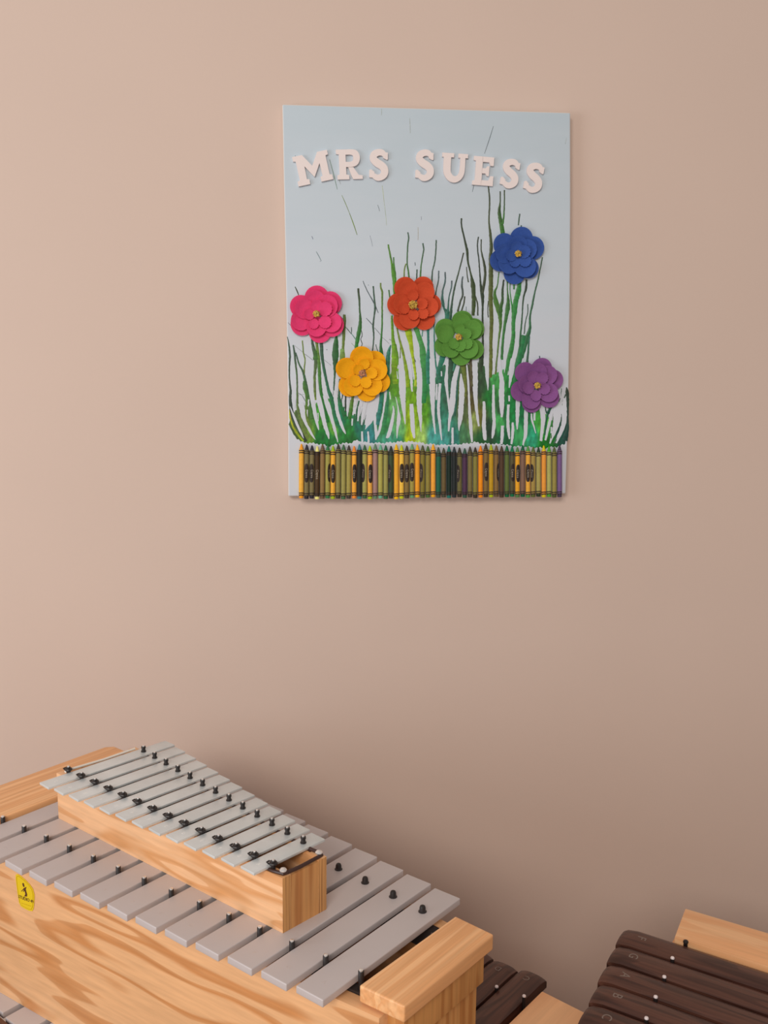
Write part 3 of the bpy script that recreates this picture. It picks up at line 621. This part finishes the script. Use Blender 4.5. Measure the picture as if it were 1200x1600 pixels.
for i, (tc_, wc, ov) in enumerate(CR):
    px = 471.0 + (873.2-471.0)*i/49
    top = 693 + ((i*37) % 7)*.55 + (3.5 if 26 <= i <= 33 else 0) + (2.0 if i > 38 else 0)
    bot = 777.6 + ((i*53) % 5)*.35 - (1.8 if i > 20 else 0) - (.8 if i > 35 else 0)
    x, zt = atw(px, top); _, zb = atw(px, bot); xb = atw(px-(.4 if i < 10 else 0), bot)[0]
    r = .00400; L_ = zt-zb; co = empty('crayon', (xb, -.0040-.0003, zb), 0, art); co.rotation_euler = (0, math.atan2(x-xb, L_), 0)
    nm = {0: 'plain', 1: 'with a dark oval printed on it', 2: 'with a dark oval turned to one side', 3: 'with a dark wrapper'}[ov]
    mb = MB(); tl_ = .0085; mb.lathe([(r*.9, 0), (r*.93, .0006), (r*.93, L_-tl_-.0012), (r*.80, L_-tl_), (r*.30, L_-.0008), (r*.12, L_)], n=14)
    o = mb.build('wax_stick', cmat(tc_, 'wax'), co, smooth=True)
    mb = MB(); z0, z1 = .0045, L_-tl_-.0004
    mb.lathe([(r*.95, z0), (r*1.0, z0+.0001), (r*1.0, z1-.0001), (r*.95, z1)], n=18)
    o = mb.build('paper_wrapper', cmat(wc, 'wrap'), co, smooth=True)
    mb = MB()
    for zz in (z0+.0010, z0+.0043, z1-.0018, z1-.0051):     # wavy printed bands
        vs = []; fs = []; n = 18
        for j in range(n+1):
            a = -PI+2*PI*j/n; wv = math.sin(a*3)*.0003
            for hh in (-.00095, .00095): vs.append((r*1.012*math.cos(a), r*1.012*math.sin(a), zz+wv+hh))
        for j in range(n): fs.append((2*j, 2*j+2, 2*j+3, 2*j+1))
        mb.add(vs, fs)
    if ov in (1, 2):
        ph = -PI/2+random.uniform(-.25, .25) if ov == 1 else -PI/2+random.choice((-1, 1))*.95
        zc, hl, hw = L_*.48, L_*.175, 1.0; vs = [(r*1.015*math.cos(ph), r*1.015*math.sin(ph), zc)]; n = 26
        rings = 4; fs = []
        for q in range(1, rings+1):
            for j in range(n):
                a = 2*PI*j/n; dx = abs(math.cos(a))**.8*math.copysign(1, math.cos(a)); dz = abs(math.sin(a))**.6*math.copysign(1, math.sin(a))
                t = ph+hw*dx*q/rings; vs.append((r*1.015*math.cos(t), r*1.015*math.sin(t), zc+hl*dz*q/rings))
        for j in range(n): fs.append((0, 1+j, 1+(j+1) % n))
        for q in range(rings-1):
            for j in range(n): fs.append((1+q*n+j, 1+(q+1)*n+j, 1+(q+1)*n+(j+1) % n, 1+q*n+(j+1) % n))
        mb.add(vs, fs)
    pr = mb.build('printed_bands', m_band, o)
    if ov:
        ph = -PI/2 if ov != 2 else ph; vs = []
        for v in tv:
            s_ = 1.0 if ov != 3 else 1.15; t = ph + (v[1]*s_)/r*.8; rr = r*1.03+v[2]*.5
            vs.append((rr*math.cos(t), rr*math.sin(t), L_*.47 - v[0]*s_*.62))
        mb = MB(); mb.add(vs, tf); mb.build('printed_word', m_ctext, o)
    co['label'] = 'crayon ' + nm

# ------------------------------------------------------------------ instruments
S45 = .045
def mark_text(ch, size, mat, parent, loc, rz):
    vs, fs = text_mesh(ch, size, .00008)
    c, s = math.cos(rz), math.sin(rz); mb = MB(); mb.add([(v[0]*c-v[1]*s+loc[0], v[0]*s+v[1]*c+loc[1], v[2]+loc[2]) for v in vs], fs)
    o = mb.build('note_stamp', mat, parent); return o
def pin(parent, x, y, ztop, zbot, name='bar_pin'):
    mb = MB(); r = .0031
    mb.lathe([(r, zbot), (r, ztop-.0022), (r*.9, ztop-.0018)], (x, y, 0), 14, 0)
    mb.lathe([(r*.72, ztop-.003), (r*.72, ztop-.0006), (r*.4, ztop)], (x, y, 0), 12, 1)
    return mb.build(name, [m_rub, m_chrome], parent, smooth=True)
def knob(parent, x, y, z, r=.0040, h=.0085):
    mb = MB(); mb.lathe([(r*1.22, z-.001), (r*1.22, z+.0010), (r*.92, z+.0018), (r*.9, z+h*.62), (r*.72, z+h*.88), (r*.3, z+h)], (x, y, 0), 16)
    return mb.build('rubber_knob', m_rub, parent, smooth=True)

# ---- big grey-bar metallophone
MPSI = .66786; MO = Vector((-.01821, .93918, CAMZ-.63704))
mh = empty('metallophone', MO + Vector((0, 0, -.235)), -MPSI)
tag(mh, 'large pine-cased metallophone with wide lilac-grey bars and a yellow sticker on its side', 'metallophone')
ZB = .235                                   # bar top above the thing's base
mt_, mte, mL, mo, mg, mw = -.00342, -.00463, .13477, .05258, .11225, .80913
def side_poly(k0, k1, off0, th, sgn):       # a long panel following the taper
    if sgn < 0: y = lambda k: off0 + k*mt_
    else: y = lambda k: mL - off0 - k*mt_
    return [(-k0*S45, y(k0)), (-k1*S45, y(k1)), (-k1*S45, y(k1)+sgn*th), (-k0*S45, y(k0)+sgn*th)]
mb = MB(); mb.prism(side_poly(-.9, 14.6, -.006, .018, -1), 0, ZB-.0165, 'z')
mb.build('front_panel', m_pine, mh, bevel=.001)
mb = MB(); mb.prism(side_poly(-.9, 14.6, -.006, .018, 1), 0, ZB-.0165, 'z')
mb.build('back_panel', m_pine, mh, bevel=.001)
for k0, k1 in ((-.36, -1.2), (13.3, 14.5)):
    mb = MB(); ka = k1 if k0 < 0 else k0; kb = k0 if k0 < 0 else k1
    mb.prism([(-ka*S45, -.004+ka*mt_), (-kb*S45, -.004+kb*mt_), (-kb*S45, mL+.004-kb*mt_), (-ka*S45, mL+.004-ka*mt_)], .001, ZB-.05, 'z')
    mb.build('end_panel', m_endp, mh, bevel=.001)
# end caps with a stepped rail below
mb = MB(); zt = ZB+.005
mb.prism([(.0120, -.0173), (.0668, -.0150), (.0684, .1430), (.0160, .1462)], zt-.0185, zt, 'z')
mb.build('end_cap', m_cap, mh, bevel=.0022, seg=3)
mb = MB(); mb.prism([(.0200, -.008), (.0600, -.006), (.0610, .137), (.0230, .139)], ZB-.052, zt-.0185, 'z')
mb.build('end_rail', m_endp, mh, bevel=.001)
mb = MB(); mb.prism([(-.681, -.105), (-.588, -.100), (-.588, .170), (-.590, .199), (-.672, .201), (-.681, .190)], zt-.0185, zt, 'z')
mb.build('end_cap', m_cap, mh, bevel=.002, seg=3)
mb = MB(); mb.prism([(-.672, -.05), (-.600, -.05), (-.600, .185), (-.672, .185)], ZB-.052, zt-.0185, 'z')
mb.build('end_rail', m_endp, mh, bevel=.001)
# inner rails the bars lie on
for sgn in (-1, 1):
    mb = MB(); y = (lambda k: k*mt_) if sgn < 0 else (lambda k: mL-k*mt_)
    mb.prism([(-kk*S45, y(kk)-.0055 if sgn < 0 else y(kk)+.0055) for kk in (-.25, 13.3)] + [(-kk*S45, y(kk)+.006 if sgn < 0 else y(kk)-.006) for kk in (13.3, -.25)], ZB-.040, ZB-.014, 'z')
    mb.build('bar_rail', m_dark_in, mh)
mb = MB(); mb.prism([(.0, .02), (-.60, -.02), (-.60, .155), (.0, .115)], .03, .035, 'z'); mb.build('resonator_floor', m_dark_in, mh)
notes = ['A', 'G', 'F', 'E', 'D', 'C', 'B', 'A', 'G', 'F', 'E', 'D', 'C']
for k in range(13):
    a, b_ = -(k+mg)*S45, -(k+mg+mw)*S45
    y0, y1 = -mo+k*mte, mL+mo-k*mte
    mb = MB(); mb.box(b_, a, y0, y1, ZB-.0085, ZB)
    bar = mb.build('tone_bar', m_alu, mh, bevel=.0013, seg=3)
    mark_text(notes[k], .0075, m_groove, bar, ((a+b_)/2, y0+.022, ZB+.0000), 0)
    if k < 4: knob(mh, -(k+.5)*S45, mL-(k+.5)*mt_, ZB-.0004)
for k in range(14): pin(mh, -k*S45, k*mt_, ZB+.0085, ZB-.016)
# felt-lined cord tufts by the right end
mb = MB(); rnd = random.Random(5)
for i in range(5):
    p = Vector((.013, .122, ZB-.016)); mb.tube([p, p+Vector((rnd.uniform(-.012, .004), rnd.uniform(-.012, .012), rnd.uniform(0, .006))), p+Vector((rnd.uniform(-.02, .0), rnd.uniform(-.02, .02), rnd.uniform(-.004, .003)))], .0014, 6)
mb.build('cord_knot', m_cord, mh)
# sticker on the front panel
kk0, kk1 = 0, 12
A = Vector((0, -.024, 0)); B = Vector((-12*S45, -.024+12*mt_, 0)); tdir = (A-B).normalized(); ndir = Vector((tdir.y, -tdir.x, 0))   # outward (towards -y)
Rm = Matrix.Rotation(-MPSI, 3, 'Z'); tW, nW = Rm@tdir, Rm@ndir; AW = MO + Vector((0, 0, -.235)) + Rm@A
def atp(u, v):
    r = ray(u, v); t = (AW-CAM).dot(nW)/r.dot(nW); q = CAM+r*t-AW; return q.dot(tW), q.z
out = [(25.0,1366.5),(28,1365.5),(33,1368.5),(40,1374.5),(47,1381.5),(52,1389),(54.3,1398),(54,1410),(53,1419),(51,1423.5),(46,1422.8),(39,1419.5),(33,1415.8),(30.5,1411),(28.5,1400),(26.5,1385),(25,1373)]
pts = [atp(*p) for p in out]; scx = sum(p[0] for p in pts)/len(pts); scz = sum(p[1] for p in pts)/len(pts)
st = bpy.data.objects.new('sticker', None); 
def local_panel(name, mb, mat, parent, h):
    vs = [tuple(A + tdir*v[0] + ndir*(h+v[1]) + Vector((0, 0, v[2]))) for v in mb.v]
    m2 = MB(); m2.v = vs; m2.f = mb.f; m2.mi = mb.mi; m2.c = mb.c
    return m2.build(name, mat, parent)
bpy.data.objects.remove(st)
mb = MB(); mb.prism(smooth_closed := pts, 0, .0002, 'y'); stk = local_panel('sticker', mb, m_stick, mh, .0004); stk['label'] = 'yellow oval-topped sticker'
mb = MB(); ins = [(scx+(p[0]-scx)*.88, scz+(p[1]-scz)*.90) for p in pts]
for i in range(len(ins)):
    a, b_ = ins[i], ins[(i+1) % len(ins)]; mb.tube([(a[0], 0, a[1]), (b_[0], 0, b_[1])], .00035, 5)
def mk_line(x0, y0, x1, y1, r=.0003):
    a, b_ = atp(x0, y0), atp(x1, y1); mb.tube([(a[0], 0, a[1]), (b_[0], 0, b_[1])], r, 5)
mk_line(34, 1410.5, 49, 1415.5)
local_panel('sticker_border', mb, m_stickl, stk, .0007)
mb = MB()
def blob(pl): mb.prism([atp(*p) for p in pl], 0, .0001, 'y')
blob([(35.6,1380.5),(36.6,1379),(37.8,1379.8),(38.8,1383),(39,1385.2),(38,1385.8),(36.6,1384)])
blob([(38.8,1386.8),(41.6,1385.4),(41.8,1386.4),(41,1389.2),(42,1393),(43.2,1397),(43,1400.4),(38.8,1400.2),(40.4,1396.5),(39.6,1392.8),(38,1390.5),(37.6,1388.2)])
blob([(38.6,1386.9),(39.2,1388.2),(34.4,1392.6),(33.8,1392)]); blob([(38.8,1389.6),(39.4,1391),(37.4,1393.2),(36.8,1392.4)])
pv, pf = text_mesh('STUDIO 49', .0062, .00005, .0001)
w0 = max(v[0] for v in pv)-min(v[0] for v in pv); h0_ = max(v[1] for v in pv)-min(v[1] for v in pv); a, b_ = atp(29.3, 1400.3), atp(53.2, 1409.2); wd = b_[0]-a[0]; hd = .0046
ccx, ccz = (a[0]+b_[0])/2, (a[1]+b_[1])/2; slope = (b_[1]-a[1])/wd
mb.add([(ccx+v[0]/w0*wd, 0-v[2], ccz+v[1]/h0_*hd+slope*v[0]/w0*wd) for v in pv], pf)
local_panel('sticker_print', mb, m_stickb, stk, .0008)

# ---- small glockenspiel on top
GPSI = .7439; bh = .06475; GO = Vector((-.10533, 1.01399, MO.z))
gl = empty('glockenspiel', GO, -GPSI)
tag(gl, 'small glockenspiel with thin steel bars in a pine box, lying on the large metallophone', 'glockenspiel')
gp, gw, gg, ggo, gt, gte, gL = .02943, .02278, .00476, .02469, -.00197, -.00371, .05718
gx0 = .02043; GLN = .42101; GWD = .06629; SK = -.02862; Hh = bh+.00495
T = .0125
def fy(x): return SK*(x/GLN)                       # x measured to the left
mb = MB(); mb.prism([(0, 0), (-GLN, SK), (-GLN, SK+T), (0, T)], 0, bh, 'z'); mb.build('front_panel', [m_pine_s, m_ply], gl, bevel=.0006)
mb = MB(); mb.prism([(0, GWD), (0, GWD-T), (-GLN, GWD-SK-T), (-GLN, GWD-SK)], 0, bh, 'z'); mb.build('back_panel', [m_pine_s, m_ply], gl, bevel=.0006)
for o in gl.children:
    for p in o.data.polygons:
        if abs(p.normal.x) > .9: p.material_index = 1
for xx0, xx1 in ((0.0, -.010), (-GLN+.010, -GLN)):
    mb = MB(); a, b_ = -xx0, -xx1
    mb.prism([(xx0-.0002, fy(a)+T), (xx1-.0002, fy(b_)+T), (xx1-.0002, GWD-fy(b_)-T), (xx0-.0002, GWD-fy(a)-T)], 0, bh-.0015, 'z'); mb.build('end_panel', m_endp, gl)
mb = MB(); mb.prism([(-.010, T), (-GLN+.01, fy(GLN)+T), (-GLN+.01, GWD-fy(GLN)-T), (-.010, GWD-T)], .016, .020, 'z'); mb.build('box_floor', m_dark_in, gl)  # floor coloured near black to put shade inside the box
gn = notes
for j in range(13):
    e = (gp-gw)/2; a = -(gx0+gp*j+e); b_ = a-gw; y0 = gg-ggo+j*gte; y1 = gg+gL+ggo-j*gte
    mb = MB(); mb.box(b_, a, y0, y1, Hh-.0030, Hh); bar = mb.build('tone_bar', m_steel, gl, bevel=.0005, seg=2)
    mark_text(gn[j], .0062, m_stamp, bar, ((a+b_)/2, y0+.0165, Hh), 0)
    # back peg through the bar
    x = -(gx0+gp*(j+.5)); y = gg+gL-(j+.5)*gt; mb = MB(); z = Hh
    mb.lathe([(.0036, z-.0005), (.0036, z+.0012), (.0027, z+.0018), (.0027, z+.0050), (.0033, z+.0056), (.0030, z+.0078)], (x, y, 0), 14, 0)
    mb.lathe([(.0017, z+.0070), (.0017, z+.0088), (.0008, z+.0094)], (x, y, 0), 10, 1); mb.build('bar_peg', [m_rub, m_chrome], gl, smooth=True)
for j in range(14):
    x = -(gx0+gp*j); y = gg+j*gt; z = Hh; mb = MB()
    mb.lathe([(.0026, bh-.004), (.0026, z+.0015), (.0046, z+.0019), (.0050, z+.0032), (.0044, z+.0046), (.0028, z+.0050), (.0026, z+.0066)], (x, y, 0), 16, 0)
    mb.lathe([(.0016, z+.006), (.0016, z+.0078), (.0008, z+.0084)], (x, y, 0), 10, 1)
    mb.tube([(x-.0042, y+.0028, z+.0026), (x-.0078, y+.0005, z+.0030), (x-.0074, y-.0030, z+.0030), (x-.0035, y-.0034, z+.0026)], .0010, 6, 0)
    mb.build('bar_screw', [m_rub, m_chrome], gl, smooth=True)
for yy in (lambda j: gg+j*gt, lambda j: gg+gL-j*gt):
    mb = MB(); mb.tube([(-(gx0+gp*j), yy(j), bh+.0006) for j in np.arange(0, 13.2, .5)], .0024, 8); mb.build('bar_cord', m_cord, gl, smooth=True)
# brown cords on the box edges and round the corner pins
zc = bh+.0022
mb = MB(); f0 = (-gx0, gg, zc-.0005); c1 = (-.0060, .0062, zc); c2 = (-.0060, GWD-.0065, zc)
mb.tube([(-gx0-.004, gg-.0035, bh+.0012), (-gx0+.003, gg-.003, bh+.0015), (-.0095, .0030, zc), (-.0040, .0045, zc), (-.0030, .0100, zc)], .0021, 8)
mb.tube([(-.0030, .0100, zc), (-.0028, .030, zc-.0006), (-.0030, GWD-.012, zc), (-.0035, GWD-.0045, zc), (-.0095, GWD-.0025, zc), (-gx0, gg+gL, zc+.0005), (-gx0-.008, gg+gL+.001, zc)], .0021, 8)
mb.build('cord', m_cord, gl, smooth=True)
for c in (c1, c2):
    mb = MB(); mb.lathe([(.0024, bh-.003), (.0024, zc+.0015), (.0040, zc+.0022), (.0042, zc+.0034), (.0030, zc+.0048), (.0008, zc+.0054)], (c[0], c[1], 0), 16); mb.build('corner_pin', m_chrome, gl, smooth=True)
xl = -(gx0+gp*13); yl0, yl1 = gg+13*gt, gg+gL-13*gt
mb = MB(); mb.tube([(xl-.0015, yl0-.004, Hh+.0008), (xl-.003, yl0+.004, Hh+.0010), (xl-.0022, (yl0+yl1)/2, Hh-.0004), (xl-.0022, yl1-.004, Hh+.0002)], .0017, 8)  # pale tube added as the lit top edge of the left end panel
o = mb.build('cord', m_lit_edge, gl, smooth=True); o['label'] = 'cream strip standing for the lit top edge of the box end'

# ---- rosewood-bar xylophones
def rose_bar(parent, x0, x1, y0, y1, ztop, th=.019):
    """crowned wooden bar with rounded-off ends"""
    w = x1-x0; NS = 10; prof = []
    for i in range(NS+1):
        t = -1+2*i/NS; prof.append((x0+w*i/NS, -.0042*abs(t)**2.6))
    ys = [y0, y0+.0015, y0+.006, y0+.02, y1-.02, y1-.006, y1-.0015, y1]; dz = [-.0085, -.0052, -.0022, 0, 0, -.0022, -.0052, -.0085]
    vs = []; fs = []; n = NS+3
    for y, d in zip(ys, dz):
        ring = [(x, y, ztop+h+d) for x, h in prof]
        ring = [(x0, y, ztop-th)]+ring+[(x1, y, ztop-th)]
        if y in (y0, y1):                                   # end outline bulges in the middle
            s_ = -1 if y == y0 else 1
            ring = [(q[0], q[1]-s_*.0055*abs((q[0]-(x0+x1)/2)/(w/2))**2, q[2]) for q in ring]
        vs += ring
    for j in range(len(ys)-1):
        for i in range(n): fs.append((j*n+i, j*n+(i+1) % n, (j+1)*n+(i+1) % n, (j+1)*n+i))
    fs.append(tuple(range(n))); fs.append(tuple((len(ys)-1)*n+i for i in range(n-1, -1, -1)))
    mb = MB(); mb.add(vs, fs); return mb.build('tone_bar', m_rose, parent, smooth=True)
def xpin(parent, x, y, z, zb):
    mb = MB(); mb.lathe([(.0026, zb), (.0026, z-.001)], (x, y, 0), 12, 0); mb.lathe([(.0026, z-.001), (.0028, z), (.0022, z+.0012), (.0008, z+.0018)], (x, y, 0), 12, 1)
    return mb.build('bar_pin', [m_rub, m_mark], parent, smooth=True)
TABLE = .36
# right one
RZ = CAMZ-.79; P0 = atz(1050.7, 1497.8, RZ); P3 = atz(1010, 1592, RZ); RPSI = math.atan2(-.8454, .5341)
rx = empty('xylophone', (P0.x, P0.y, TABLE), -RPSI)
tag(rx, 'dark rosewood-bar xylophone at the right edge, its bars pointing to the wall', 'xylophone')
Ri = Matrix.Rotation(RPSI, 3, 'Z')
def rl(u, v, z=RZ): q = Ri@(atz(u, v, z)-P0); return q.x, q.y
d3 = Ri@(P3-P0); rs = -d3.x/3; rt = d3.y/3; HZ = RZ-TABLE
RW = .0405
tips = [rl(963,1470.7), rl(949,1499), rl(935,1529), rl(920.5,1562.4), rl(903,1596)]
RN = ['F', 'G', 'A', 'B', 'C', 'D', 'E']
for k in range(7):
    xa = -(k)*rs + (rs-RW)/2; ytip = tips[k][1] if k < 5 else tips[4][1]+(k-4)*(tips[4][1]-tips[2][1])/2
    bar = rose_bar(rx, xa, xa+RW, -.42, ytip+.004, HZ)
    mark_text(RN[k], .017, m_inlay, bar, (xa+RW/2, ytip-.026, HZ+.0001), PI)
    xpin(rx, -k*rs, k*rt, HZ+.0010, HZ-.03)
mb = MB(); mb.lathe([(.0028, HZ-.03), (.0028, HZ-.001), (.0036, HZ+.0), (.0032, HZ+.0022), (.0015, HZ+.0032)], (rs*1.02, -.004, 0), 12); mb.build('rubber_knob', m_rub, rx, smooth=True)
cA, cB, cC = rl(1070.8, 1420.3), rl(1047.6, 1469.4), rl(1200, 1457.8)
xo = cA[0]; yb = cA[1]
mb = MB(); mb.prism([(rs*1.08, yb-.008), (xo, yb), (xo+.004, -.40), (rs*1.08, -.40)], HZ-.022, HZ+.001, 'z'); mb.build('end_cap', m_pale, rx, bevel=.0015)
mb = MB(); mb.prism([(xo-.008, yb-.02), (xo-.008, -.39), (xo-.030, -.39), (xo-.030, yb-.02)], 0, HZ-.022, 'z'); mb.build('end_panel', m_pale, rx)
for y in (0, -.30):
    mb = MB(); mb.box(-6.6*rs, rs*1.05, y-.007, y+.007, HZ-.05, HZ-.0195); mb.build('bar_rail', m_dark_in, rx)
    s_ = .016 if y == 0 else -.016
    mb = MB(); mb.box(-6.6*rs, xo-.031, y+s_-.008, y+s_+.008, 0, HZ-.03); mb.build('side_panel', m_pale, rx)
# middle one, mostly behind the large metallophone
QZ = CAMZ-.91; Q0 = atz(776, 1543, QZ); mx_ = empty('xylophone', (Q0.x, Q0.y, TABLE), -MPSI)
tag(mx_, 'dark rosewood-bar xylophone with a pale end cap, half hidden behind the large metallophone', 'xylophone')
Mi = Matrix.Rotation(MPSI, 3, 'Z')
def ml(u, v, z=QZ): q = Mi@(atz(u, v, z)-Q0); return q.x, q.y
p1 = ml(821, 1560); ms = p1[0]; HQ = QZ-TABLE; MW = ms-.0045
tB = ml(853, 1525)[1]; tA = ml(810, 1511)[1]
MN = ['C', 'D', 'E', 'F', 'G']
for k, (xa, yt) in enumerate([(.00225, tB), (-ms+.00225, tA), (-2*ms+.00225, tA+.003)]):
    bar = rose_bar(mx_, xa, xa+MW, -.26, yt+.003, HQ)
    mark_text(MN[k], .014, m_inlay, bar, (xa+MW/2, yt-.022, HQ+.0001), PI)
    xpin(mx_, xa-.00225, 0, HQ+.0015, HQ-.03)
pn = xpin(mx_, ms, p1[1]-.004, HQ+.006, HQ-.03)
e1, e2 = ml(846, 1548), ml(905, 1577)
mb = MB(); mb.prism([(ms+.010, -.27), (ms+.010, e1[1]), (e2[0]+.02, e2[1]-.002), (e2[0]+.02, -.27)], HQ-.022, HQ, 'z'); mb.build('end_cap', m_pale, mx_, bevel=.0015)
mb = MB(); mb.box(ms+.02, ms+.045, -.26, e1[1]-.015, 0, HQ-.022); mb.build('end_panel', m_pale, mx_)
for y in (0, -.2):
    mb = MB(); mb.box(-2.2*ms, ms+.012, y-.007, y+.007, HQ-.05, HQ-.0195); mb.build('bar_rail', m_dark_in, mx_)
    mb = MB(); s_ = .016 if y == 0 else -.016; mb.box(-2.2*ms, ms+.0195, y+s_-.008, y+s_+.008, 0, HQ-.03); mb.build('side_panel', m_pale, mx_)
# ---- lower metallophone the large one stands on
LZ = MO.z-.2352; L0 = atz(8, 1589.3, LZ); lo = empty('metallophone', (L0.x, L0.y, TABLE), -MPSI)
tag(lo, 'silver-grey bars of a brown-cased metallophone below the pine one, bottom left corner', 'metallophone')
HL = LZ-TABLE; lp = .056
for k in range(-3, 4):
    xa = k*lp; mb = MB(); mb.box(xa, xa+.046, (-.003)*k, .30-.000*k, HL-.009, HL); mb.build('tone_bar', m_alu, lo, bevel=.0012)
mb = MB(); mb.prism([(-.20, -.016), (.215, -.026), (.215, -.014), (-.20, .006)], 0, HL-.0005, 'z'); mb.build('front_panel', m_brown, lo, bevel=.001)
mb = MB(); mb.box(-.20, .215, .26, .275, 0, HL-.0095); mb.build('back_panel', m_brown, lo)
# ---- low table carrying them all
mb = MB(); mb.box(-.95, .95, .55, 1.50, TABLE-.03, TABLE)
tb = empty('low_table', (0, 1.0, 0)); tag(tb, 'low brown wooden table carrying all the stacked instruments', 'table')
mb = MB(); mb.box(-1.0, 1.1, -.55, .42, TABLE-.03, TABLE); mb.build('table_top', m_table, tb, bevel=.003)
for x in (-.93, 1.03):
    for y in (-.48, .35):
        mb = MB(); mb.box(x-.03, x+.03, y-.03, y+.03, 0, TABLE-.03); mb.build('table_leg', m_table, tb)

# ------------------------------------------------------------------ light
w = bpy.data.worlds.new('world'); scn.world = w; w.use_nodes = True
w.node_tree.nodes['Background'].inputs[0].default_value = (1.0, .90, .84, 1)
w.node_tree.nodes['Background'].inputs[1].default_value = .38
def area(name, loc, target, sx, sy, power, color):
    l = bpy.data.lights.new(name, 'AREA'); l.shape = 'RECTANGLE'; l.size = sx; l.size_y = sy; l.energy = power; l.color = color
    o = bpy.data.objects.new(name, l); col.objects.link(o); o.location = loc
    d = Vector(target)-Vector(loc); o.rotation_euler = d.to_track_quat('-Z', 'Y').to_euler(); return o
area('window_light', (-2.3, -.3, 1.35), (-.1, 1.6, 1.2), 1.3, 1.2, 22, (.90, .95, 1.0))
area('ceiling_lamp', (-.8, -2.3, 2.9), (.0, .5, -.3), 1.6, 1.0, 82, (1.0, .91, .82))
vs_ = scn.view_settings; vs_.view_transform = 'Standard'; vs_.look = 'None'; vs_.gamma = 1; vs_.use_curve_mapping = False; vs_.exposure = 0.0
